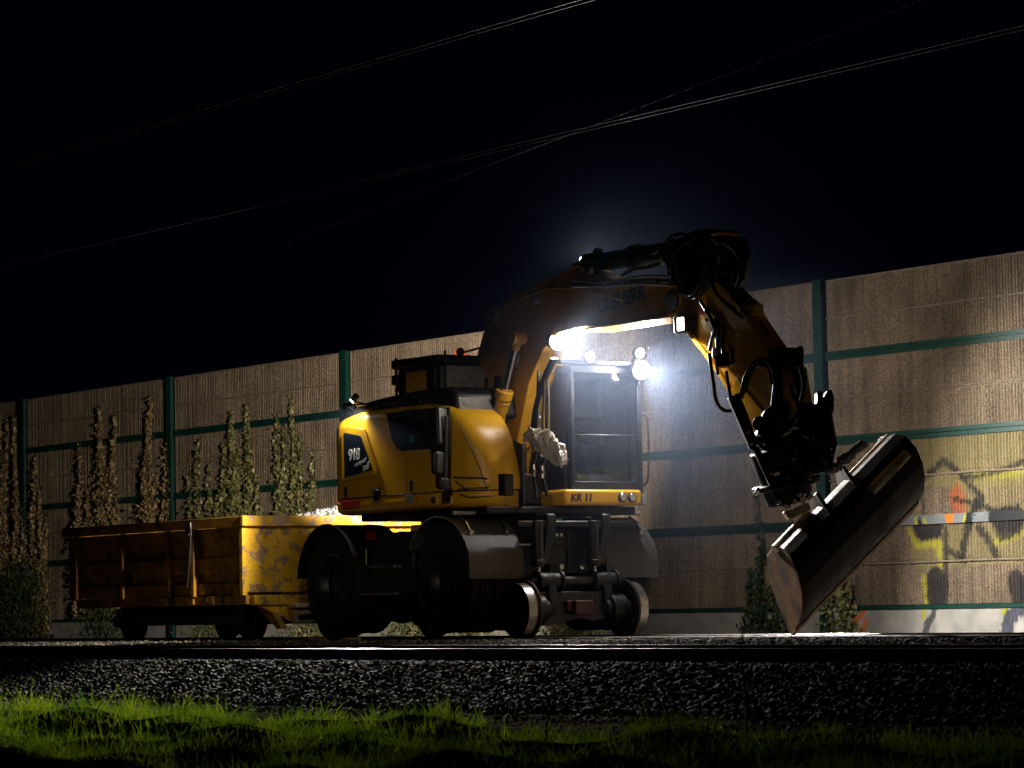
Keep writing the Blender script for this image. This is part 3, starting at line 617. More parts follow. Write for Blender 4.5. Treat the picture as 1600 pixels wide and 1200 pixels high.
# ------------------------------------------------------------------ road-rail excavator
ex = root('road_rail_excavator', (-32.1, 20.95, 0), 'yellow and black road-rail excavator with work lamps lit and arm lowered', 'excavator')
YC = 20.95
def tyre(x, y, s):
    """twin tyre, outer face towards s"""
    c = (x, y, .665); Rr = .60
    pr = [(-.13, .33), (-.145, .40), (-.155, .50), (-.14, .575), (-.11, .598), (-.05, .603), (-.045, .588), (-.015, .588), (-.01, .603), (.01, .603), (.015, .588), (.045, .588), (.05, .603), (.11, .598), (.14, .575), (.155, .5), (.145, .40), (.13, .33)]
    t = None
    for k, off in enumerate((0, .33)):
        yy = y - s*off; o = MB().ring((x, yy, .665), pr, 64)
        for q in range(40):
            a = q*math.pi/20; e1 = Vector((math.cos(a), 0, math.sin(a))); e2 = Vector((-math.sin(a), 0, math.cos(a))); cc = Vector((x, yy, .665))
            for sg in (-1, 1):
                o.slab([cc+e1*.575+e2*(.018)+Vector((0, sg*.152, 0)), cc+e1*.575-e2*.018+Vector((0, sg*.152, 0)), cc+e1*.612-e2*.018+Vector((0, sg*.125, 0)), cc+e1*.612+e2*.018+Vector((0, sg*.125, 0))], (0, -sg*.07, 0))
        t = o.build('tyre', 'rubber', ex, smooth=True, angle=30)
        rm = MB().ring((x, yy, .665), [(-.12, .335), (-.135, .345), (-.125, .32), (-.06, .30), (-.02, .27), (-.03, .12), (-.07, .11), (-.075, .03), (.03, .03), (.03, .28), (.12, .32)] if s < 0 else [(.12, .335), (.135, .345), (.125, .32), (.06, .30), (.02, .27), (.03, .12), (.07, .11), (.075, .03), (-.03, .03), (-.03, .28), (-.12, .32)], 48)
        for q in range(10):
            a = q*math.pi/5; rm.cyl((x+math.cos(a)*.2, yy+s*.0, .665+math.sin(a)*.2), (x+math.cos(a)*.2, yy+s*.045, .665+math.sin(a)*.2), .016, n=8)
        rm.build('rim', 'navy', t, smooth=True, angle=30)
for x in (-33.82, -31.32):
    tyre(x, 19.86, -1); tyre(x, 22.04, 1)
    MB().cyl((x, 20.3, .665), (x, 21.6, .665), .13).build('axle', 'black', ex)
# fenders: curved sheets over the tyres
def fender(x, y0, y1, a0, a1, rad, m, flap=None):
    rows = []; th = .012
    arc = [(x+math.cos(R(a))*rad, .665+math.sin(R(a))*rad) for a in np.linspace(a0, a1, 22)]
    if flap: arc = [(arc[0][0]+.0, arc[0][1]-flap)] + arc
    inn = [(x+(px-x)*(1-th/rad), .665+(pz-.665)*(1-th/rad)) for px, pz in arc]
    loop = arc+inn[::-1]
    o = MB().grid([[(p[0], y0, p[1]) for p in arc], [(p[0], y1, p[1]) for p in arc]]); o.grid([[(p[0], y0, p[1]) for p in inn], [(p[0], y1, p[1]) for p in inn]])
    for y in (y0, y1): o.grid([[(p[0], y, p[1]) for p in arc], [(p[0], y, p[1]) for p in inn]])
    f = o.build('fender', m, ex, smooth=True)
    e = MB().tube([(p[0], y0-.004, p[1]) for p in arc], .014, 6); e.build('fender_edge', m, f, smooth=True)
    return f
for ya, yb in ((19.66, 20.38), (21.52, 22.24)):
    fender(-33.82, ya, yb, 25, 175, .69, 'black')
    f = fender(-31.32, ya, yb, 20, 150, .70, 'fender', .25)
    for y in (ya+.12, yb-.12):
        MB().tube([(-31.05, y, 1.36), (-30.93, y, 1.30), (-30.83, y, 1.18)], .016, 6).cyl((-30.83, y, 1.18), (-30.80, y, 1.175), .03, n=10).build('fender_stay', 'steel', f)
    MB().cyl((-31.0, ya, 1.40), (-31.0, yb, 1.40), .022).build('grab_rail', 'grey', ex)
# chassis
ch = MB().box((-34.4, 20.36, .45), (-30.75, 21.54, 1.05)); ch.box((-33.2, 19.9, .55), (-32.0, 22.0, 1.12)); ch.box((-34.6, 20.5, .3), (-34.3, 21.4, .9)); ch.box((-33.5, 20.2, 1.0), (-31.2, 21.7, 1.25)); ch.build('chassis', 'navy', ex, bevel=.03)
MB().ring((-32.4, YC, 1.28), [(-.06, .3), (-.06, .72), (.10, .72), (.10, .3)], 48, (0, 0, 1)).build('slew_ring', 'black', ex, smooth=True, angle=30)
# side locker, steps and bottles between the tyres
b = MB().box((-33.05, 19.80, .52), (-32.1, 20.2, 1.20)).build('side_locker', 'navy', ex, bevel=.03)
MB().box((-33.02, 19.74, .82), (-32.42, 19.80, .85)).build('step', 'steel', b, bevel=.004); MB().box((-33.15, 19.72, .50), (-32.3, 19.80, .53)).build('step', 'steel', b, bevel=.004)
p = at(580, 837, 19.795); MB().box((p.x-.09, 19.785, p.z-.05), (p.x+.08, 19.80, p.z+.05)).build('warning_sticker', 'red', b)
MB().cyl((p.x-.08, 19.77, .86), (p.x-.08, 19.77, 1.05), .013, n=8).build('handle', 'steel', b)
q = MB().tube(smooth_path([(-32.0, 19.8, 1.12), (-31.9, 19.72, .95), (-31.93, 19.72, .7), (-32.0, 19.8, .55)]), .02, 8); q.build('hose', 'hose', ex, smooth=True)
# rail bogies: front and rear
def rail_gear(x, s):
    """arms, beam and two flanged wheels in front of (s=1) or behind (s=-1) the tyres"""
    xa = x - s*.12
    g = MB().box((xa-.10, 20.34, .30), (xa+.10, 21.56, .50)); g.build('rail_axle_beam', 'navy', ex, bevel=.025)
    w1 = rail_wheel(x, 20.2, .30, 'rustwheel', 'steel', ex); w2 = rail_wheel(x, 21.7, .30, 'black', 'steel', ex, -1)
    m1 = MB().cyl((x, 20.3, .30), (x, 20.5, .30), .17, n=24); m1.cyl((x, 20.5, .30), (x, 20.56, .30), .12, n=24); m1.build('wheel_motor', 'black', ex, bevel=.015)
    m1 = MB().cyl((x, 21.6, .30), (x, 21.4, .30), .17, n=24); m1.cyl((x, 21.4, .30), (x, 21.34, .30), .12, n=24); m1.build('wheel_motor', 'black', ex, bevel=.015)
    cr = MB().cyl((xa+s*.08, 20.36, .62), (xa+s*.08, 21.6, .62), .055, n=16); cr.build('cross_tube', 'navy', ex, smooth=True)
    for y in (20.62, 21.38):
        k = MB().cyl((xa+s*.08, y-.14, .62), (xa+s*.08, y+.14, .62), .10, n=24); k.cyl((xa+s*.08, y-.17, .62), (xa+s*.08, y-.13, .62), .125, n=24); k.cyl((xa+s*.08, y+.13, .62), (xa+s*.08, y+.17, .62), .125, n=24)
        k.build('pivot_sleeve', 'black', ex, bevel=.008)
        a = MB().prism([(xa+s*.02, .70), (xa+s*.16, .70), (xa+s*.2, .35), (xa+s*.12, .20), (xa-s*.05, .25)], 1, y-.06, y+.06); a.build('swing_arm', 'navy', ex, bevel=.02)
        a = MB().cyl((xa+s*.11, y-.15, .78), (xa+s*.10, y-.15, 1.30), .07, n=20); a.cyl((xa+s*.11, y-.15, .86), (xa+s*.11, y-.15, .80), .085, n=20); c = a.build('lift_cylinder', 'black', ex, bevel=.008)
        MB().cyl((xa+s*.13, y-.15, .60), (xa+s*.115, y-.15, .79), .026, n=14).build('piston_rod', 'rod', c, smooth=True)
        a = MB().prism([(xa-s*.1, 1.38), (xa+s*.14, 1.38), (xa+s*.16, 1.28), (xa+s*.02, .80), (xa-s*.1, .80)], 1, y-.04, y+.08); a.build('bracket', 'navy', ex, bevel=.02)
    pl = MB().slab([(xa+s*.11, 20.42, .50), (xa+s*.11, 21.50, .50), (xa+s*.11, 21.42, .20), (xa+s*.11, 21.2, .16), (xa+s*.11, 21.0, .20), (xa+s*.11, 20.7, .14), (xa+s*.11, 20.5, .12)], (s*.03, 0, 0)); pl.build('guard_plate', 'navy', ex, bevel=.008)
    for y in (20.38, 21.5): MB().box((x+s*.02-.03, y-.05, .10), (x+s*.02+.03, y+.05, .20)).build('rail_guard', 'black', ex, bevel=.01)
rail_gear(-30.5, 1); rail_gear(-34.62, -1)
xf = -30.5+.02
r1 = MB().box((xf, 20.86, .24), (xf+.14, 21.10, .40)); r1.box((xf, 20.80, .28), (xf+.06, 20.86, .40)); r1.box((xf, 21.10, .28), (xf+.06, 21.16, .40)); r1.build('tow_coupling', mat('dull_red_paint', (.06, .010, .014), .5, 0, (.05, .02, .02), 20, .5, .7), ex, bevel=.012)
fr = MB().box((-30.74, 20.72, .70), (-30.66, 21.24, 1.22)); fr.box((-30.68, 20.72, 1.0), (-30.62, 21.24, 1.03)); fr.box((-30.68, 20.96, .74), (-30.63, 20.99, 1.2)); fr.build('front_plate', 'navy', ex, bevel=.012)
d = MB()
for y, z, r0 in ((20.78, 1.14, .02), (20.84, 1.14, .02), (20.84, .78, .03), (21.12, .78, .03)): MB().cyl((-30.62, y, z), (-30.58, y, z), r0, n=12).build('coupling_port', 'headlamp', ex)
MB().box((-30.66, 20.2, 1.22), (-30.5, 21.8, 1.30)).build('front_cross_member', 'black', ex, bevel=.02)
# ---- upper structure
up = MB().box((-33.5, 19.95, 1.38), (-30.75, 22.0, 1.47)); up.build('turntable_frame', 'black', ex, bevel=.02)
NS = 44
def y0f(X): return float(np.interp(X, [-33.80, -33.76, -33.66, -31.75, -31.45, -31.2, -31.0, -30.88, -30.80, -30.77], [20.0, 19.82, 19.72, 19.70, 19.715, 19.77, 19.87, 19.98, 20.12, 20.22]))
def z1f(X): return float(np.interp(X, [-33.80, -33.7, -33.2, -32.4, -31.8, -31.4, -31.15, -31.0, -30.9, -30.82, -30.77], [2.58, 2.62, 2.68, 2.69, 2.68, 2.63, 2.52, 2.37, 2.20, 1.98, 1.78]))
XS = sorted(set(list(np.linspace(-33.80, -31.8, 18)) + list(np.linspace(-31.8, -30.77, 26)) + [-33.78, -33.76, -33.72]))
def section(X, z_lo=1.66, off=0.0):
    y = y0f(X)-off; z1 = z1f(X)+off*.8; r = min(.17, (z1-z_lo)*.45); yi = 20.30
    pts = [(X, y, z_lo)] + [(X, y, z_lo+(z1-r-z_lo)*k/5) for k in range(1, 6)]
    for a in np.linspace(15, 90, 6): pts.append((X, y+r-r*math.cos(R(a)), z1-r+r*math.sin(R(a))))
    pts += [(X, y+(yi-y)*.6, z1+.005), (X, yi+.12, z1), (X, yi+.12, z_lo)]
    return pts
rows = [section(X) for X in XS]
bd = MB().grid(rows, True); n = len(rows[0]); bd.f.append(tuple(range(n))); bd.f.append(tuple(range((len(rows)-1)*n, len(rows)*n)))
body = bd.build('body_panel', 'yellow', ex, smooth=True, angle=38)
# lower band
def lowsec(X):
    y = y0f(X); return [(X, y+.012, 1.645), (X, y-.004, 1.60), (X, y-.004, 1.53), (X, y+.03, 1.485), (X, y+.10, 1.462), (X, 20.4, 1.462), (X, 20.4, 1.645)]
lb = MB().grid([lowsec(X) for X in XS], True); lb.f.append(tuple(range(7))); lb.f.append(tuple(range((len(XS)-1)*7, len(XS)*7)))
low = lb.build('skirt', 'yellow', ex, smooth=True, angle=40)
MB().tube([(X, y0f(X)+.004, 1.652) for X in XS], .009, 6).build('seam', 'darkprint', body)
MB().tube([(-31.12+.28*math.sin((2.5-z)/.85*1.3)-.0, y0f(-31.12+.28*math.sin((2.5-z)/.85*1.3))-.002, z) for z in np.linspace(2.46, 1.66, 14)], .007, 6).build('seam', 'darkprint', body, smooth=True)
MB().tube([(-32.06, y0f(-32.06)-.001, z) for z in np.linspace(2.1, 1.66, 4)], .003, 5).build('seam', 'darkprint', body)
MB().box((-33.78, 20.3, 1.47), (-32.7, 22.2, 2.62)).build('counterweight', 'yellow', ex, bevel=.08, seg=4)
# hazard stripes on the rear edge
for k in range(5):
    z = 1.66+k*.19; MB().slab([(-33.812, 20.02, z), (-33.812, 20.4, z+.06), (-33.812, 20.4, z+.15), (-33.812, 20.02, z+.09)], (-.004, 0, 0)).build('hazard_stripe', 'red' if k % 2 else 'darkprint', ex)
# engine hood (black) on top
hd = MB().prism([(-33.72, 2.60), (-33.66, 2.72), (-33.3, 2.80), (-32.9, 2.83), (-32.2, 2.86), (-31.5, 2.86), (-31.35, 2.78), (-31.3, 2.5), (-33.6, 2.5)], 1, 19.93, 21.95); hd.build('engine_hood', 'black', ex, bevel=.05, seg=3)
hd = MB().prism([(-33.76, 2.585), (-33.55, 2.69), (-33.15, 2.745), (-32.5, 2.76), (-31.9, 2.74), (-31.9, 2.66), (-33.1, 2.66), (-33.7, 2.57)], 1, 19.80, 20.0); hd.build('hood_edge', 'black', ex, bevel=.02)
# upper stack: exhaust box and filter
st = MB().box((-33.02, 20.2, 2.84), (-32.2, 20.9, 3.22)); st.box((-33.1, 20.15, 3.17), (-32.05, 20.95, 3.28)); st.build('equipment_box', 'black', ex, bevel=.02)
MB().box((-32.82, 20.185, 2.87), (-32.38, 20.2, 3.12)).build('box_cover', 'armyellow', ex, bevel=.012)
MB().box((-32.16, 20.25, 2.80), (-32.0, 20.8, 3.15)).build('box_side_plate', 'grey', ex, bevel=.01)
q = MB().box((-33.35, 20.3, 3.0), (-33.02, 20.7, 3.12)); q.box((-33.3, 20.35, 2.92), (-33.02, 20.6, 3.0)); q.cyl((-33.35, 20.5, 3.06), (-33.42, 20.5, 3.06), .05, n=14); q.build('filter_housing', 'black', ex, bevel=.02)
q = MB().cyl((-33.02, 20.18, 2.82), (-33.02, 20.18, 3.3), .018, n=8); q.cyl((-32.0, 20.22, 2.82), (-32.0, 20.22, 3.32), .015, n=8); q.build('bracket_post', 'black', ex)
bc = at(719, 552, 20.9)
q = MB().cyl(bc-Vector((0, 0, .09)), bc-Vector((0, 0, .05)), .05, n=20); q.cyl(bc+Vector((.02, 0, .0)), bc+Vector((.42, 0, .03)), .014, n=8); be = q.build('beacon_base', 'black', ex, bevel=.006)
q = MB(); q.ring(bc, [(-.06, .002), (-.06, .066), (-.02, .076), (.02, .066), (.05, .04), (.065, .002)], 24, (0, 0, 1)); q.build('beacon_lens', 'amber', be, smooth=True)  # the bright orange of the beacon is put in as emission
q = MB(); q.ring(bc+Vector((.035, -.02, .01)), [(-.05, .002), (-.05, .035), (-.02, .052), (.02, .05), (.045, .03), (.055, .002)], 20, (0, 0, 1)); q.build('beacon_guard', 'black', be, smooth=True)
q = MB().cyl((bc.x+.05, bc.y-.03, 2.85), (bc.x+.05, bc.y-.03, bc.z-.07), .016, n=8); q.build('beacon_post', 'black', ex)
q = MB().box((bc.x-.02, bc.y-.10, bc.z-.21), (bc.x+.16, bc.y-.02, bc.z-.09)); q.build('junction_box', 'grey', ex, bevel=.01)
# small rear camera
c = at(541, 635, 20.0); q = MB().cyl(c+Vector((0, -.03, 0)), c+Vector((0, .06, 0)), .045, n=16); q.box((c.x-.02, c.y, c.z-.12), (c.x+.02, c.y+.03, c.z)); q.tube([c, c+Vector((-.05, 0, -.1)), c+Vector((-.17, 0, -.22))], .006, 5); q.build('rear_camera', 'black', ex, bevel=.01)
def lamp_head(c, d, r_lens, name='work_lamp', m='lens', side=None):
    """square-ish work lamp with a heat-sinked housing and a lens facing d"""
    d = Vector(d).normalized(); c = Vector(c)
    h = MB().cyl(c-d*.09, c-d*.012, r_lens*.75, r_lens*1.12, n=20); h.cyl(c-d*.012, c, r_lens*1.15, n=20)
    for k in range(5): h.cyl(c-d*(.02+.014*k), c-d*(.026+.014*k), r_lens*1.1, n=20)
    h.cyl(c-d*.06, c-d*.06+Vector((0, 0, -r_lens*1.7)), .012, n=8)
    o = h.build(name, 'black', ex, bevel=.003)
    MB().cyl(c+d*.001, c+d*.012, r_lens, r_lens*.94, n=24).build('lens', m, o, smooth=True)
    return o
for c, rr in ((L1, .085), (L2, .045), (L3, .085), (L4, .045)): lamp_head(c, (1, -.12, -.25), rr*1.2)
lamp_head(LS, (-.4, 1, -.5), .05); lamp_head(LV_, (.7, -.6, -.2), .028, m='headlamp')
lamp_head(LR, (-.6, -.35, -.7), .035, m='lensd'); lamp_head(LT, (1, -.2, 0), .05); lamp_head(LQ, (-1, .2, -.2), .06)
MB().box((-33.90, 21.17, 2.40), (-33.76, 21.23, 2.44)).build('lamp_bracket', 'black', ex)
q = MB().cyl(LR+Vector((.06, .22, -.06)), LR+Vector((.02, 0, -.02)), .014, n=8); q.cyl(LV_+Vector((0, .02, .03)), (LV_.x, 19.9, LV_.z+.06), .012, n=8); q.build('lamp_bracket', 'black', ex)
# side window, panels and marks on the right side
def side_poly(name, pts, m, y=19.70, th=.012, bevel=.004, parent=body, yfun=False):
    P = [at(px, py, y) for px, py in pts]
    return MB().prism([(p.x, p.z) for p in P], 1, y-th, y+.01).build(name, m, parent, bevel=bevel)
side_poly('panel_frame', [(535, 671), (543, 666), (570, 670), (592, 735), (588, 742), (540, 753), (536, 748)], 'yellow', 19.70, .018, .008)
pn = side_poly('number_panel', [(539.5, 676), (566, 681), (584, 732), (582, 735), (541, 747)], 'screen', 19.70, .024, .004)
def side_text(s, px, py, size, rot, m, parent, **k):
    p = at(px, py, 19.674); return text('lettering', s, size, (p.x, 19.673, p.z), (R(90), R(-rot), 0), m, parent, **k)
side_text('918', 553.5, 711, .185, 1, 'white', pn, bold=.006, shear=0, spacing=.92)
side_text('compact', 563, 722, .075, 13, 'white', pn, shear=.3)
side_text('rail', 571.5, 729.5, .115, 14, 'white', pn, shear=.3, bold=.002)
side_poly('side_grille', [(604, 646), (640, 640), (702, 636), (702, 699), (630, 705), (621, 702), (612, 685)], 'screen', 19.70, .008, .004)
t1 = side_poly('side_grille_frame', [(674, 640), (703, 637), (703, 706), (674, 708)], 'black', 19.70, .02, .006)
p = at(643, 685, 19.69); MB().ring((p.x, 19.690, p.z), [(0, .001), (0, .05), (-.006, .05), (-.006, .001)], 24).build('painted_reflection', 'tealreflection', body)  # teal reflection in the side grille, painted on as a disc
for px, py, w_, h_ in ((540, 769, .05, .13), (643, 759, .06, .14)):
    p = at(px, py, 19.70); MB().box((p.x-w_/2, 19.690, p.z-h_/2), (p.x+w_/2, 19.71, p.z+h_/2)).build('vent_slot', 'darkprint', body, bevel=.01)
p = at(589, 768, 19.70); hn = MB().box((p.x-.075, 19.688, p.z-.12), (p.x+.075, 19.71, p.z+.05)).build('door_latch', 'darkprint', body, bevel=.012)
MB().box((p.x-.07, 19.665, p.z+.0), (p.x+.07, 19.688, p.z+.022)).build('handle', 'steel', hn, bevel=.005); q = MB()
for s in (-.065, .065): q.box((p.x+s-.02, 19.67, p.z-.135), (p.x+s+.02, 19.69, p.z-.115))
q.build('hinge', 'steel', hn, bevel=.003)
def low_pt(px, py): return at(px, py, 19.69)
a = low_pt(535, 781); b_ = low_pt(561, 794); st_ = MB().box((a.x, 19.688, b_.z), (b_.x, 19.70, a.z)).build('warning_sticker', 'red', low)
q = MB()
for k in range(3): q.box((a.x+.03, 19.686, a.z-.03-k*.03), (b_.x-.03, 19.688, a.z-.024-k*.03))
q.build('sticker_line', 'orange', st_)
a = low_pt(634, 774); b_ = low_pt(645, 784); MB().box((a.x, 19.684, b_.z), (b_.x, 19.70, a.z)).build('plate', 'grey', low, bevel=.004)
p = low_pt(653, 778); MB().cyl((p.x, 19.70, p.z), (p.x, 19.675, p.z), .028, n=16).build('side_marker', 'orange', low, bevel=.006)
p = low_pt(529, 788); MB().cyl((p.x, 19.70, p.z), (p.x, 19.675, p.z), .022, n=16).build('side_marker', 'orange', low, bevel=.006)
for px in (685, 702):
    p = at(px, 782, 19.76); y = y0f(p.x)
    f = MB().cyl((p.x, y+.01, p.z), (p.x+.02, y-.03, p.z), .058, .062, n=24).build('headlight', 'yellow', low, bevel=.006)
    MB().cyl((p.x+.02, y-.028, p.z), (p.x+.025, y-.04, p.z), .045, n=24).build('lens', 'headlamp', f, bevel=.008)
# front corner mirrors and their arms
a0 = at(765, 760, 19.62); a1 = at(706, 748, 19.35); a2 = at(700, 745, 19.33)
q = MB(); q.tube([at(708, 746, 19.4), at(755, 747, 19.7), at(762, 748, 19.85)], .014, 8); q.tube([at(712, 752, 19.4), at(730, 765, 19.62), at(762, 766, 19.85)], .012, 8); q.box((a0.x-.07, 19.78, a0.z-.10), (a0.x+.06, 19.9, a0.z+.14)); q.build('mirror_arm', 'black', ex, bevel=.004)
m0 = at(696, 690, 19.4); m1 = at(696, 748, 19.4)
q = MB().cyl(at(697, 650, 19.4), m1, .022, n=10); q.build('mirror_post', 'black', ex)
def mirror(px, py, w_, h_, Y=19.36):
    c = at(px, py, Y); o = MB().box((c.x-.03, Y-w_/2, c.z-h_/2), (c.x+.04, Y+w_/2, c.z+h_/2), Euler((0, 0, R(35))).to_matrix(), c).build('mirror', 'black', ex, bevel=.03, seg=3)
mirror(688, 666, .26, .42); mirror(683, 723, .26, .26); mirror(692, 756, .24, .14)
# ---- cab
CX0, CX1, CY0, CY1, CZ0, CZ1 = -32.15, -30.62, 21.02, 22.02, 1.72, 3.02
cb = MB(); t = .055
for x in (CX0, CX1-t):
    for y in (CY0, CY1-t): cb.box((x, y, CZ0), (x+t, y+t, CZ1))
cb.box((CX0, CY0, CZ1-.03), (CX1, CY1, CZ1+.06)); cb.box((CX0, CY0, CZ0-.10), (CX1, CY1, CZ0+.03))
cb.box((CX0+.7, CY0, CZ0), (CX0+.76, CY0+t, CZ1)); cb.box((CX0+.7, CY1-t, CZ0), (CX0+.76, CY1, CZ1)); cb.box((CX1-.02, CY0+t, CZ0+.55), (CX1-.005, CY1-t, CZ0+.57))
cab = cb.build('cab', 'navy', ex, bevel=.018)
# rounded lower corners of the windscreen frame
q = MB()
for y, s in ((CY0+t, 1), (CY1-t, -1)):
    q.slab([(CX1-.03, y, CZ0+.03), (CX1-.03, y+s*.12, CZ0+.03), (CX1-.03, y+s*.035, CZ0+.065), (CX1-.03, y, CZ0+.15)], (.025, 0, 0))
q.build('windscreen_frame', 'navy', cab, bevel=.003)
MB().box((CX1-.018, CY0+t, CZ0+.03), (CX1-.012, CY1-t, CZ1-.03)).build('windscreen', 'glass', cab)
MB().box((CX0+t, CY0+.02, CZ0+.03), (CX1-t, CY0+.026, CZ1-.03)).build('side_window', 'glass', cab); MB().box((CX0+t, CY1-.026, CZ0+.03), (CX1-t, CY1-.02, CZ1-.03)).build('side_window', 'glass', cab)
MB().box((CX0+.02, CY0+t, CZ0+.4), (CX0+.026, CY1-t, CZ1-.03)).build('rear_window', 'glass', cab)
s1 = MB().box((-31.75, 21.28, 1.95), (-31.25, 21.78, 2.08)); s1.box((-31.85, 21.3, 2.05), (-31.72, 21.76, 2.7), Euler((0, R(-8), 0)).to_matrix()); s1.box((-31.86, 21.4, 2.68), (-31.76, 21.66, 2.88)); s1.build('seat', 'seat', cab, bevel=.05, seg=3)
q = MB().box((-31.7, 21.12, 1.95), (-31.2, 21.26, 2.2)); q.box((-31.7, 21.8, 1.95), (-31.2, 21.94, 2.2)); q.build('console', 'navy', cab, bevel=.03)
q = MB().tube([(-31.0, 21.5, 1.75), (-31.05, 21.5, 2.1), (-31.15, 21.5, 2.3)], .03, 10); q.ring((-31.15, 21.5, 2.31), [(0, .15), (.02, .17), (0, .19), (-.02, .17)], 28, (.5, 0, 1)); q.build('steering_wheel', 'black', cab, smooth=True)
q = MB().box((-30.95, 21.16, 2.15), (-30.9, 21.32, 2.42)); q.build('display', 'screen', cab, bevel=.01)
q = MB().box((-30.9, 21.11, 2.26), (-30.86, 21.16, 2.52)); q.build('pale_frame', 'steel', cab, bevel=.004)
MB().cyl((-31.6, 21.12, 2.42), (-31.6, 21.12, 2.75), .09, n=16).build('extinguisher', 'redcloth', cab, bevel=.03)
MB().tube(smooth_path([(-30.66, 21.28, 1.80), (-30.655, 21.18, 2.1), (-30.65, 21.12, 2.35)]), .010, 6).build('wiper', 'black', cab)
MB().tube(smooth_path([(-30.67, 21.05, 1.77), (-30.67, 21.12, 1.80), (-30.68, 21.25, 1.79), (-30.69, 21.32, 1.77)]), [.02, .03, .035, .03, .03, .035, .04, .04, .04, .04, .04, .04, .04, .04, .04, .035, .03, .02, .01][:19], 10).build('folded_rag', 'rag', cab, smooth=True)
q = MB()
for k in range(5): q.box((-30.98+.02*k, 21.35, 1.75+.0*k), (-30.97+.02*k, 21.9, 1.84))
q.build('pedal_plate', 'steel', cab)
q = MB().tube(smooth_path([atX(1004, 645, -30.5), atX(1012, 660, -30.45), atX(1013, 740, -30.45), atX(1008, 756, -30.5), atX(1000, 758, -30.55)]), .013, 8); q.build('grab_rail', 'black', ex, smooth=True)
q = MB().tube([(CX1, CY0+.01, CZ0), (CX1+.02, CY0+.0, 2.4), (CX1+.0, CY0+.02, CZ1)], .012, 6); q.build('drip_rail', 'black', cab)
# brackets carrying the lamps
q = MB().box((-30.64, 20.86, 3.08), (-30.56, 21.98, 3.13)); q.cyl((-30.6, 21.86, 3.1), L4+Vector((-.06, 0, 0)), .014, n=8); q.cyl((L1.x-.12, 20.8, L1.z+.12), L1+Vector((-.06, 0, 0)), .016, n=8); q.cyl((-30.6, 21.2, 3.1), L2+Vector((-.06, 0, -.02)), .014, n=8); q.build('lamp_bar', 'black', ex, bevel=.006)
# skirt below the cab with two headlights and the number
ks = MB().box((-32.1, 20.86, 1.475), (-30.52, 21.93, 1.655)).build('cab_skirt', 'yellow', ex, bevel=.035, seg=4)
for px in (972, 987):
    p = atX(px, 777, -30.52); f = MB().cyl((-30.53, p.y, p.z), (-30.50, p.y, p.z), .058, n=24).build('headlight', 'darkprint', ks, bevel=.004); MB().cyl((-30.51, p.y, p.z), (-30.488, p.y, p.z), .045, n=24).build('lens', 'headlamp', f, bevel=.008)
p = atX(909, 778, -30.517); text('lettering', 'KR 11', .118, (-30.517, p.y, p.z), (R(90), 0, R(90)), 'darkprint', ks, bold=.003, shear=.1)
MB().box((-30.85, 21.935, 1.48), (-30.56, 22.03, 1.60)).build('step_box', 'grey', ex, bevel=.006)
# number on the lower skirt continues behind: dark slanted cover between boom foot and cab
MB().slab([(-31.35, 20.42, 1.48), (-30.72, 20.42, 1.48), (-30.72, 20.42, 2.15), (-31.1, 20.42, 2.3)], (0, .04, 0)).build('boom_foot_plate', 'navy', ex, bevel=.01)
MB().box((-31.5, 20.95, 1.48), (-30.66, 21.0, 2.3)).build('cab_side_shield', 'black', ex, bevel=.01)
# ---- boom
def plate(name, pts, Y0, Y1, m, parent=ex, bevel=.012, angle=35):
    P = [at(px, py, Y0) for px, py in pts]
    return MB().prism([(p.x, p.z) for p in P], 1, Y0, Y1).build(name, m, parent, bevel=bevel, angle=angle)
boom = plate('boom', [(770, 760), (736, 640), (738, 580), (755, 520), (772, 488), (800, 462), (850, 436), (902, 417), (918, 425), (960, 438), (1010, 440), (1062, 446), (1078, 462), (1070, 482), (1049, 478), (1045, 491), (960, 503), (902, 513), (872, 520), (848, 545), (826, 600), (808, 690), (800, 760)], 20.74, 21.12, 'armyellow')
side_y = 20.737
p = at(970, 469, side_y); text('lettering', 'LIEBHERR', .21, (p.x, side_y, p.z), (R(90), R(-6), 0), 'navy', boom, bold=.006)
P = [at(x, y, 20.735) for x, y in [(800, 475), (840, 455), (875, 450), (920, 456), (975, 470)]]; MB().tube(smooth_path(P), .010, 6).build('weld_edge', 'armyellow', boom, smooth=True)
for px, py, rr in ((772, 492, .10), (840, 470, .045), (1052, 470, .10), (806, 562, .09)):
    p = at(px, py, 20.74); q = MB().cyl((p.x, 20.69, p.z), (p.x, 21.17, p.z), rr, n=28); q.cyl((p.x, 20.675, p.z), (p.x, 20.69, p.z), rr*.6, n=20); q.build('pivot_pin', 'grey', boom, bevel=.008)
p = at(1053, 469, 20.72); MB().ring((p.x, 20.70, p.z), [(-.012, .14), (-.012, .165), (.012, .165), (.012, .14)], 36).build('boss_ring', 'yellow', boom, smooth=True)
plate('boom_bottom_flange', [(902, 514), (960, 505), (1045, 492.5), (1046, 496), (960, 508.5), (902, 517.5)], 20.70, 21.16, 'yellow', boom, .003)
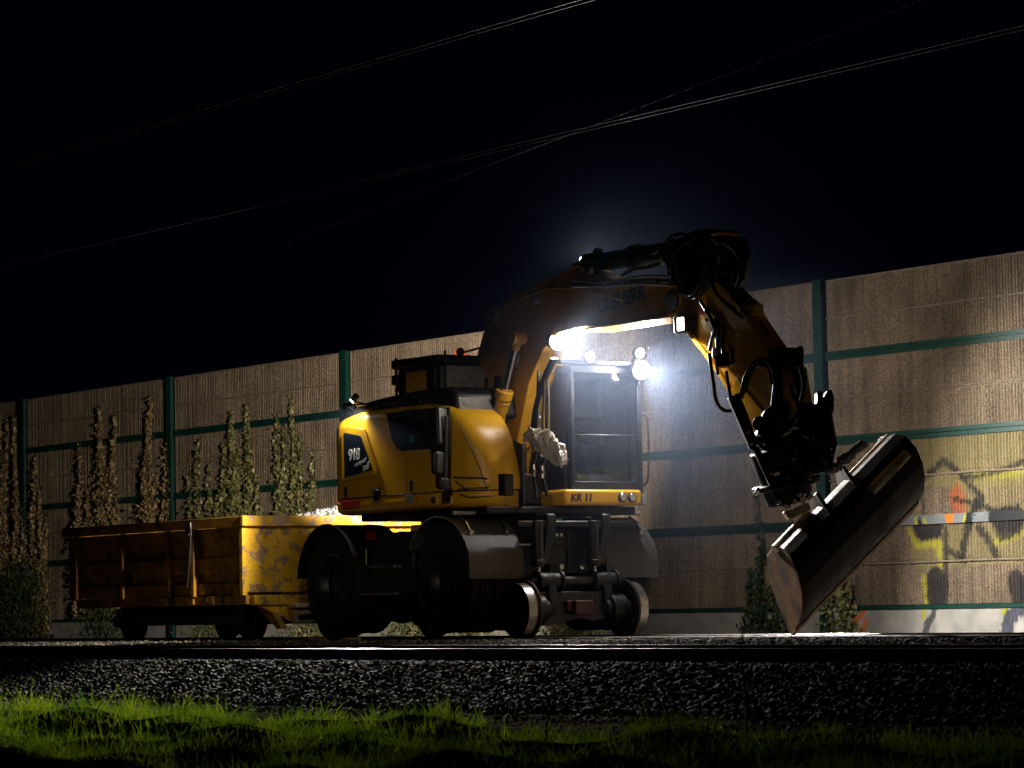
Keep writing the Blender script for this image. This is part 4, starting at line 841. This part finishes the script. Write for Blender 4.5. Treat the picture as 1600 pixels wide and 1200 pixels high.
def hyd(p0, p1, split, rb, rr, m='armyellow', parent=ex, gold=False):
    """barrel from p0 up to split, rod on to p1"""
    p0, p1 = Vector(p0), Vector(p1); d = (p1-p0).normalized(); s = p0.lerp(p1, split)
    b = MB().cyl(p0, s, rb, n=24); b.cyl(s-d*.10, s, rb*1.22, n=24); b.cyl(s-d*.16, s-d*.13, rb*1.1, n=24); b.cyl(p0, p0+d*.05, rb*1.1, n=24)
    o = b.build('hydraulic_cylinder', m, parent, bevel=.006); MB().cyl(s, p1-d*.06, rr, n=18).build('piston_rod', 'rod', o, smooth=True)
    e = MB().cyl(p1-Vector((0, rb, 0)), p1+Vector((0, rb, 0)), rr*1.9, n=20); e.cyl(p1-d*.14, p1-d*.03, rr*1.35, n=16); e.build('rod_eye', m, o, bevel=.006)
    off = Vector((0, -rb*1.25, 0)) + Vector((.05, 0, 0)); MB().tube([p0+d*.15+off, s-d*.05+off], .014, 8).build('oil_pipe', 'steel', o)
    return o
hyd(at(768, 698, 20.56), at(809, 528, 20.56), .52, .085, .040)
hyd(at(843, 700, 21.30), at(866, 545, 21.30), .50, .085, .040)
# boom foot: valve blocks, brackets, many hoses
q = MB().box((-31.75, 20.45, 1.5), (-31.0, 21.35, 1.85)); q.box((-31.5, 20.55, 1.85), (-31.1, 20.74, 2.2)); q.build('valve_block', 'navy', ex, bevel=.02)
for px, Y in ((755, 20.5), (765, 20.45), (772, 20.5), (782, 20.55), (838, 20.5), (848, 20.5), (855, 20.55)):
    a = at(px, 765, Y); z = random.uniform(1.55, 1.65)
    MB().tube(smooth_path([(a.x, Y, z), (a.x+random.uniform(-.05, .05), Y-.06, 1.85), (a.x+.05, Y-.02, 2.15), (a.x-.1, Y+.1, 2.55), (a.x-.2, 20.7, 3.0)]), .022, 8).build('hose', 'hose', ex, smooth=True)
q = MB()
for px, py in ((768, 745), (783, 745), (797, 748), (835, 745), (848, 747)):
    p = at(px, py, 20.42); q = MB(); q.cyl(p, p+Vector((0, 0, .14)), .020, n=10); q.cyl(p+Vector((0, 0, .05)), p+Vector((0, 0, .08)), .030, n=6); q.build('hose_fitting', 'steel', ex)
for pts in ([(768, 706), (775, 701), (782, 705), (784, 714)], [(830, 708), (838, 702), (846, 706), (849, 712)]):
    MB().tube(smooth_path([at(x, y, 20.44) for x, y in pts]), .016, 8).build('hydraulic_pipe', 'steel', ex, smooth=True)
for a, b in (((778, 682), (790, 706)), ((816, 710), (836, 690))):
    MB().cyl(at(*a, 20.44), at(*b, 20.44), .012, n=8).build('hydraulic_pipe', 'steel', ex)
q = MB(); q.tube(smooth_path([at(842, 650, 20.6), at(834, 660, 20.58), at(828, 672, 20.6), at(820, 690, 20.6)]), .03, 10); q.build('hose_sleeve', 'tube', ex, smooth=True)
for k in range(3):
    MB().tube(smooth_path([at(838+k*3, 720, 20.55), at(832+k*2, 660, 20.55), at(845+k*3, 600, 20.68), at(862+k*4, 560, 20.68)]), .018, 8).build('hose', 'hose', ex, smooth=True)
p = at(806, 563, 20.69)
# cylinder and pipes along the boom top
A = at(918, 412, 20.93); B = at(1050, 394, 20.93)
q = MB().cyl(A, B, .095, .12, n=24); q.cyl(A-Vector((.25, 0, .01)), A, .05, n=14); q.cyl(A, A+(B-A)*.06, .115, n=24); q.cyl(A+(B-A)*.55, A+(B-A)*.62, .14, n=24); q.build('adjusting_cylinder', 'black', ex, bevel=.008, smooth=True)
p = at(934, 398, 20.9); q = MB().ring(p, [(-.03, .05), (-.03, .075), (.03, .075), (.03, .05)], 24); q.box((p.x-.16, 20.82, p.z-.09), (p.x+.18, 21.0, p.z-.06)); q.build('lifting_eye', 'steel', ex, bevel=.004)
for k, (y_, rr) in enumerate(((20.70, .016), (20.72, .02), (20.69, .016))):
    MB().tube(smooth_path([at(895, 438+k*5, y_), at(940, 441+k*3, y_), at(1000, 432+k*6, y_), at(1050, 432+k*7, y_)]), rr, 8).build('hydraulic_pipe', 'steel' if k != 1 else 'hose', ex, smooth=True)
MB().tube(smooth_path([at(1030, 412, 20.72), at(1010, 418, 20.70), at(990, 421, 20.70), at(972, 430, 20.70)]), .022, 8).build('hose', 'hose', ex, smooth=True)
q = MB()
for px in (947, 985, 1028):
    p = at(px, 437, 20.735); q.box((p.x-.02, 20.70, p.z-.09), (p.x+.03, 20.74, p.z+.03))
q.build('pipe_clamp', 'armyellow', ex, bevel=.006)
q = MB(); p = at(905, 428, 20.72)
for dx, dz in ((0, 0), (.18, -.02)): q.box((p.x+dx, 20.68, p.z+dz), (p.x+dx+.08, 20.74, p.z+dz+.07))
q.build('pipe_coupling', 'steel', ex, bevel=.01)
# knuckle
kn = MB(); P = [at(x, y, 20.70) for x, y in [(1045, 450), (1038, 400), (1050, 376), (1076, 364), (1112, 368), (1120, 400), (1112, 440), (1090, 462)]]; kn.prism([(p.x, p.z) for p in P], 1, 20.70, 20.76); P2 = [(p.x, p.z) for p in P]; kn.prism(P2, 1, 21.10, 21.16); kn.build('knuckle_plate', 'black', ex, bevel=.01)
for px, py, rr in ((1058, 388, .10), (1100, 385, .09), (1075, 425, .13), (1105, 425, .08)):
    p = at(px, py, 20.7); MB().cyl((p.x, 20.64, p.z), (p.x, 21.2, p.z), rr, n=28).build('pivot_pin', 'black', ex, bevel=.012)
q = plate('knuckle_guard', [(1074, 372), (1080, 361), (1100, 357), (1112, 361), (1113, 366), (1092, 369), (1080, 375)], 20.72, 21.1, 'armyellow', ex, .01)
q = plate('knuckle_block', [(1105, 371), (1114, 371), (1114, 382), (1105, 382)], 20.66, 20.74, 'grey', ex, .008)
ARC = [[(1120, 375), (1143, 386), (1158, 408), (1162, 430), (1153, 449)], [(1112, 388), (1133, 396), (1146, 412), (1150, 432), (1146, 448)], [(1112, 384), (1128, 392), (1136, 408), (1140, 428), (1141, 446)],
 [(1040, 398), (1044, 376), (1060, 366), (1078, 372), (1090, 392)], [(1060, 455), (1078, 460), (1092, 445), (1100, 425), (1102, 400)], [(1062, 458), (1082, 466), (1098, 450), (1108, 430)], [(1046, 420), (1036, 402), (1030, 392), (1020, 396)],
 [(1108, 430), (1118, 456), (1138, 478), (1160, 496)], [(1115, 405), (1130, 440), (1150, 470), (1168, 492)], [(1052, 440), (1050, 405), (1070, 380), (1095, 376), (1112, 388)], [(1094, 470), (1106, 490), (1116, 512)], [(1130, 470), (1140, 478), (1148, 482)]]
for k, a in enumerate(ARC):
    Y = 20.55+.05*(k % 3); MB().tube(smooth_path([at(x, y, Y) for x, y in a]), .026 if k in (0, 3, 4) else .020, 10).build('hose', 'hose', ex, smooth=True)
# ---- stick
stick = plate('stick', [(1046, 480), (1062, 452), (1092, 440), (1120, 438), (1150, 470), (1172, 505), (1200, 545), (1228, 575), (1238, 640), (1225, 690), (1200, 690), (1160, 640), (1128, 585), (1100, 545), (1072, 512)], 20.78, 21.06, 'armyellow', ex, .012)
plate('stick_flange', [(1044, 480), (1072, 513), (1100, 547), (1128, 587), (1160, 642), (1156, 644), (1124, 590), (1096, 550), (1068, 516), (1040, 484)], 20.74, 21.10, 'yellow', stick, .004)
plate('stick_bracket', [(1092, 492), (1112, 488), (1130, 520), (1140, 552), (1128, 572), (1108, 545)], 20.735, 20.78, 'yellow', stick, .008)
plate('reflector', [(1093, 476), (1103, 489), (1092, 492)], 20.72, 20.735, 'red', stick, .002)
plate('stick_wear_plate', [(1150, 590), (1166, 612), (1190, 640), (1196, 668), (1178, 674), (1160, 640), (1142, 610)], 20.74, 20.78, 'yellow', stick, .008)
# arm lamp box; its glowing lens stands in for reflected work-lamp light
c = LB; q = MB().box((c.x-.14, c.y-.04, c.z-.10), (c.x+.06, c.y+.12, c.z+.09)); al = q.build('arm_lamp', 'black', ex, bevel=.015)
MB().box((c.x-.05, c.y-.052, c.z-.075), (c.x+.055, c.y-.041, c.z+.06)).build('lens', 'lensd', al, bevel=.004)
q = MB()
for k in range(5): q.box((c.x-.19, c.y-.03, c.z-.08+k*.035), (c.x-.141, c.y+.10, c.z-.062+k*.035))
q.build('heat_sink', 'steel', al)
for px, py, sx in ((1118, 520, .06), (1125, 535, .08), (1120, 552, .07), (1133, 560, .07)):
    p = at(px, py, 20.70); MB().box((p.x-sx/2, 20.66, p.z-.06), (p.x+sx/2, 20.735, p.z+.06)).build('valve', 'grey', stick, bevel=.012)
for a, rr in (([(1104, 500), (1112, 498), (1118, 510), (1112, 530), (1108, 548)], .018), ([(1115, 505), (1120, 500), (1123, 520), (1121, 545)], .02), ([(1126, 512), (1130, 510), (1129, 535), (1130, 552)], .02), ([(1142, 550), (1145, 548), (1144, 570)], .02),
     ([(1108, 552), (1112, 580), (1115, 600), (1119, 625), (1130, 640), (1144, 641), (1150, 636)], .022), ([(1135, 580), (1138, 600), (1143, 625), (1150, 640)], .018), ([(1118, 556), (1120, 570), (1122, 585)], .016),
     ([(1158, 622), (1164, 592), (1176, 570), (1192, 562), (1206, 572), (1212, 600), (1214, 625)], .026), ([(1160, 618), (1172, 588), (1186, 570), (1200, 575), (1206, 600)], .02)):
    MB().tube(smooth_path([at(x, y, 20.62) for x, y in a]), rr, 10).build('hose', 'hose', ex, smooth=True)
q = MB().cyl(at(1128, 552, 20.66), at(1130, 574, 20.66), .07, n=18); q.build('swivel_joint', 'black', ex, bevel=.01)
# bucket cylinder on the outer side of the stick
A = at(1120, 425, 20.92); Bq = at(1173, 488, 20.92); Cq = at(1212, 548, 20.92)
q = MB().cyl(A, Bq, .09, n=22); q.build('hydraulic_cylinder', 'black', ex, bevel=.01)
d = (Cq-Bq).normalized(); q = MB().cyl(Bq-d*.09, Bq+d*.09, .125, n=22); q.cyl(Bq-d*.02, Bq+d*.03, .15, n=8); q.box(Bq+Vector((.03, -.1, -.05)), Bq+Vector((.16, .05, .07))); q.build('cylinder_head', 'armyellow', ex, bevel=.012)
MB().cyl(Bq, Cq, .04, n=18).build('piston_rod', 'rod', ex, smooth=True)
# ---- linkage and tilting quick hitch: these hang in a frame turned square to the view of the photographer
PV = at(1236, 640, 20.92)
DEP = (PV-CAM).dot(FW)
def pp(px, py, back=0.0):
    """survey point at the arm end, back metres behind the arm's own distance"""
    d = FW*FPX + CR*(px-800) + CU*(600-py); return CAM + d*((DEP+back)/FPX)
FWH = Vector((FW.x, FW.y, 0)).normalized()
def hplate(name, pts, b0, b1, m, parent=ex, bevel=.012):
    return MB().slab([pp(x, y, b0) for x, y in pts], FWH*(b1-b0)).build(name, m, parent, bevel=bevel)
q = MB().cyl(pp(1204, 556, -.02), pp(1250, 556, -.02), .085, n=24); q.cyl(pp(1200, 556, -.02), pp(1206, 556, -.02), .10, n=24); q.cyl(pp(1246, 556, -.02), pp(1255, 556, -.02), .10, n=24); q.build('linkage_pin', 'black', ex, bevel=.012)
hplate('linkage_arm', [(1200, 560), (1214, 560), (1222, 600), (1222, 632), (1204, 640), (1208, 600)], -.16, -.10, 'black')
hplate('linkage_arm', [(1238, 560), (1254, 562), (1262, 590), (1260, 615), (1252, 640), (1236, 640), (1240, 600)], -.14, .10, 'black', bevel=.02)
hplate('linkage_plate', [(1214, 570), (1244, 570), (1246, 640), (1216, 640)], -.08, .12, 'navy', bevel=.02)
for px, py, rr in ((1188, 662, .08), (1210, 650, .07), (1245, 640, .08)):
    MB().cyl(pp(px, py, -.2), pp(px, py, .2), rr, n=24).build('pivot_pin', 'black', ex, bevel=.012)
hplate('quick_hitch', [(1195, 640), (1215, 628), (1272, 630), (1300, 636), (1304, 665), (1309, 690), (1300, 735), (1262, 742), (1226, 735), (1196, 700), (1182, 680)], -.20, .24, 'black', bevel=.03)
hplate('hitch_ear', [(1277, 612), (1286, 610), (1287, 628), (1293, 609), (1300, 609), (1304, 622), (1303, 645), (1296, 652), (1276, 640)], -.12, .18, 'black', bevel=.015)
hplate('side_bar', [(1138, 622), (1154, 613), (1166, 640), (1184, 690), (1180, 704), (1172, 702), (1156, 664)], -.30, -.12, 'black', bevel=.005)
hplate('side_bar', [(1176, 700), (1186, 698), (1222, 776), (1218, 786), (1212, 780)], -.30, -.14, 'black', bevel=.005)
q = MB()
q.cyl(pp(1215, 700), pp(1236, 786), .30, .24, n=28); q.cyl(pp(1228, 752), pp(1230, 762), .36, n=28)
q.build('tilt_rotator', 'black', ex, bevel=.02)
for a, rr in (([(1170, 676), (1190, 690), (1212, 690), (1240, 684), (1248, 672)], .02), ([(1184, 690), (1196, 702), (1215, 700)], .02), ([(1222, 690), (1240, 700), (1262, 694), (1290, 690), (1308, 694)], .018), ([(1218, 742), (1236, 722), (1252, 728), (1262, 748)], .018),
              ([(1222, 765), (1226, 748), (1232, 738), (1240, 744)], .022), ([(1230, 775), (1240, 760), (1252, 758), (1258, 770)], .02), ([(1210, 640), (1216, 665), (1206, 690)], .022), ([(1244, 575), (1250, 600), (1246, 625)], .022), ([(1236, 600), (1240, 618), (1246, 628)], .022)):
    MB().tube(smooth_path([pp(x, y, -.30) for x, y in a]), rr, 10).build('hose', 'hose', ex, smooth=True)
q = MB()
for k in range(26):
    px, py = random.uniform(1185, 1300), random.uniform(650, 785)
    px -= max(0, (py-735))*.6
    p = pp(px, py, -.26); dd = Vector((random.uniform(-1, 1), random.uniform(-.3, .3), random.uniform(-.4, .4))).normalized(); MB().cyl(p, p+dd*random.uniform(.05, .12), random.uniform(.012, .03), n=8).build('hose_fitting', 'steel', ex, bevel=.003)
q = MB()
for px, py in ((1168, 672), (1172, 690), (1206, 736), (1214, 783), (1238, 756), (1246, 770)): MB().cyl(pp(px, py, -.33), pp(px+3, py+2, -.30), .03, n=12).build('bolt_head', 'steel', ex, bevel=.004)
# ---- bucket: profile swept along its width; axes follow the tilt of the rotator
U = (pp(1437, 785, .75)-pp(1245, 985)).normalized()
N_ = (FWH-U*FWH.dot(U)).normalized(); Vv = (pp(1245, 985)-pp(1210, 858))/.93                                # Vv: down and to the right in the photo
O = pp(1212, 858)                                    # near end of the torsion tube
def bk(u, v, n_): return O + U*u + Vv*v + N_*n_
PROF = [(.0, -.08), (.05, -.22), (.16, -.33), (.36, -.41), (.56, -.40), (.72, -.31), (.84, -.16), (.90, .05), (.93, .22)]
WB = (pp(1385, 690, .68)-O).dot(U)
sh = MB(); PR = [Vector((v, n_, 0)) for v, n_ in PROF]
ou = [(p.x, p.y) for p in PR]
# outer and inner skins
def off_in(k, t=.02):
    a = ou[max(k-1, 0)]; b = ou[min(k+1, len(ou)-1)]; dx, dy = b[0]-a[0], b[1]-a[1]; l = math.hypot(dx, dy); return (ou[k][0]-dy/l*t*-1*-1, ou[k][1]+dx/l*t)
inn = [off_in(k) for k in range(len(ou))]
lp = ou+inn[::-1]
def usk(v): return 0
def rend(v): return float(np.interp(v, [0, .1, .25, .5, .75, .93], [0, .09, .15, .19, .23, .24]))                     # ends splay a little towards the cutting edge
rows = [[bk(-.0-usk(v)*1.0, v, n_) for v, n_ in lp], [bk(WB*.5, v, n_) for v, n_ in lp], [bk(WB+rend(v), v, n_) for v, n_ in lp]]
sh.grid(rows, True); bu = sh.build('bucket', 'bucket', ex, smooth=True, angle=18)
endp = [(v, n_) for v, n_ in ou] + [(.60, .36), (.30, .42), (.0, .30), (-.04, .05)]
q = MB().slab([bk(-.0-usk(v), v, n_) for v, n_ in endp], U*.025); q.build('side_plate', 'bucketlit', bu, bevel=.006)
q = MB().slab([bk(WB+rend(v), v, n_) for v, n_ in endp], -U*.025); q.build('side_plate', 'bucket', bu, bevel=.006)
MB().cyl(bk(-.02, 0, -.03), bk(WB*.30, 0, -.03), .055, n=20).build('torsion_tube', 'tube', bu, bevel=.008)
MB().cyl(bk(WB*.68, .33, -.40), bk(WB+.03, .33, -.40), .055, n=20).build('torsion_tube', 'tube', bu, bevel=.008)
q = MB().slab([bk(WB*.62, -.02, -.06), bk(WB+.01, -.02, -.06), bk(WB+.01, .30, -.37), bk(WB*.70, .30, -.37)], N_*-.03); q.build('back_plate', 'tube', bu, bevel=.006)  # lamp-lit upper corner of the bucket, light put into the pale colour
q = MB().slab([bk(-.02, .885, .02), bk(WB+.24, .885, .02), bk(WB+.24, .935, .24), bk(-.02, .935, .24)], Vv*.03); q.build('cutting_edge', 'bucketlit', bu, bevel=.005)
# brackets between bucket and rotator
for u in (WB*.36, WB*.60):
    q = MB().slab([bk(u, -.14, -.1), bk(u, .34, -.46), bk(u, .38, -.2), bk(u, .0, .15), bk(u, -.14, .1)], U*.05); q.build('hitch_bracket', 'bucket', bu, bevel=.01)
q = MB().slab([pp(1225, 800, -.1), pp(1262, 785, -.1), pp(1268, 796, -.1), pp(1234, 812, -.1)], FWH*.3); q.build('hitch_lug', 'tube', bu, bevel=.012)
q = MB()
for k in range(8):
    t_ = k/7; p = pp(1299+46*t_, 735-38*t_, -.2+random.uniform(-.05, .05)); q.box(p-Vector((.06, .05, .03)), p+Vector((.06, .05, .03)), Euler((random.uniform(-.4, .4), random.uniform(-.6, 0), .4)).to_matrix())
q.build('hitch_lock', 'grey', bu, bevel=.01)
q = MB()
for px, py in ((1225, 792), (1238, 784), (1252, 780), (1262, 778)):
    p = pp(px, py, -.2); MB().cyl(p, p+Vector((.05, .02, .03)), .035, n=10).build('hose_fitting', 'steel', bu, bevel=.004)

# crumpled cloth standing in for a blurred pale shape before the boom foot
pts = [at(x, y, 20.38) for x, y in [(826, 676), (840, 685), (848, 690), (858, 696), (866, 706), (876, 714), (881, 722)]]
cl = MB(); ctr = smooth_path(pts, 7); rows = []; n_ = len(ctr)-1
for i, c in enumerate(ctr):
    t_ = i/n_; w_ = .03+.10*math.sin(math.pi*min(1, t_*.9+.08))+.02*math.sin(i*2.1)
    rows.append([c+Vector((.03*math.sin(u*6+i*.9)+u*w_*.35, -.05*math.cos(u*5+i*.55)+.02*math.sin(i*1.7+u*11), u*w_+.018*math.sin(i*1.1+u*8))) for u in np.linspace(-1, 1, 15)])
cl.grid(rows)
o = cl.build('cloth', 'cloth', None, smooth=True, angle=60); sm_ = o.modifiers.new('thick', 'SOLIDIFY'); sm_.thickness = .006; tag(o, 'crumpled off-white cloth standing in for a blurred shape before the boom foot hoses', 'cloth')

# ------------------------------------------------------------------ night haze that glows round the lamps
HAZE = 0
if HAZE:
    m = bpy.data.materials.new('night_haze'); m.use_nodes = True; N = m.node_tree.nodes; L = m.node_tree.links; N.clear()
    v = N.new('ShaderNodeVolumePrincipled'); v.inputs['Color'].default_value = (.24, .36, .8, 1); v.inputs['Density'].default_value = HAZE; v.inputs['Anisotropy'].default_value = .3
    o_ = N.new('ShaderNodeOutputMaterial'); L.new(v.outputs[0], o_.inputs['Volume'])
    hz = MB().box((-150, -45, -2), (50, 85, 14)); me = bpy.data.meshes.new('haze'); me.from_pydata(hz.v, [], hz.f); me.update(); me.materials.append(m)
    o = bpy.data.objects.new('haze', me); COL.objects.link(o); tag(o, kind='stuff')

# ------------------------------------------------------------------ added volume standing in for the lens glare round the lamps
m = bpy.data.materials.new('lamp_glare_volume'); m.use_nodes = True; N = m.node_tree.nodes; L = m.node_tree.links; N.clear()
v = N.new('ShaderNodeVolumePrincipled'); v.inputs['Color'].default_value = (.55, .68, 1, 1); v.inputs['Anisotropy'].default_value = .2
tc = N.new('ShaderNodeTexCoord'); gr = N.new('ShaderNodeTexGradient'); gr.gradient_type = 'SPHERICAL'; mp = N.new('ShaderNodeMapping'); mp.inputs['Scale'].default_value = (1/3.6,)*3
L.new(tc.outputs['Object'], mp.inputs[0]); L.new(mp.outputs[0], gr.inputs[0]); pw = N.new('ShaderNodeMath'); pw.operation = 'POWER'; pw.inputs[1].default_value = 2.2; L.new(gr.outputs[1], pw.inputs[0])
ml = N.new('ShaderNodeMath'); ml.operation = 'MULTIPLY'; ml.inputs[1].default_value = .02; L.new(pw.outputs[0], ml.inputs[0]); L.new(ml.outputs[0], v.inputs['Density'])
o_ = N.new('ShaderNodeOutputMaterial'); L.new(v.outputs[0], o_.inputs['Volume'])
b = bmesh.new(); bmesh.ops.create_icosphere(b, subdivisions=3, radius=3.65); me = bpy.data.meshes.new('glow_volume'); b.to_mesh(me); b.free(); me.materials.append(m)
o = bpy.data.objects.new('glow_volume', me); COL.objects.link(o); o.location = (-30.2, 21.4, 3.1); tag(o, 'added glow volume standing in for lens glare round the excavator work lamps', kind='stuff')
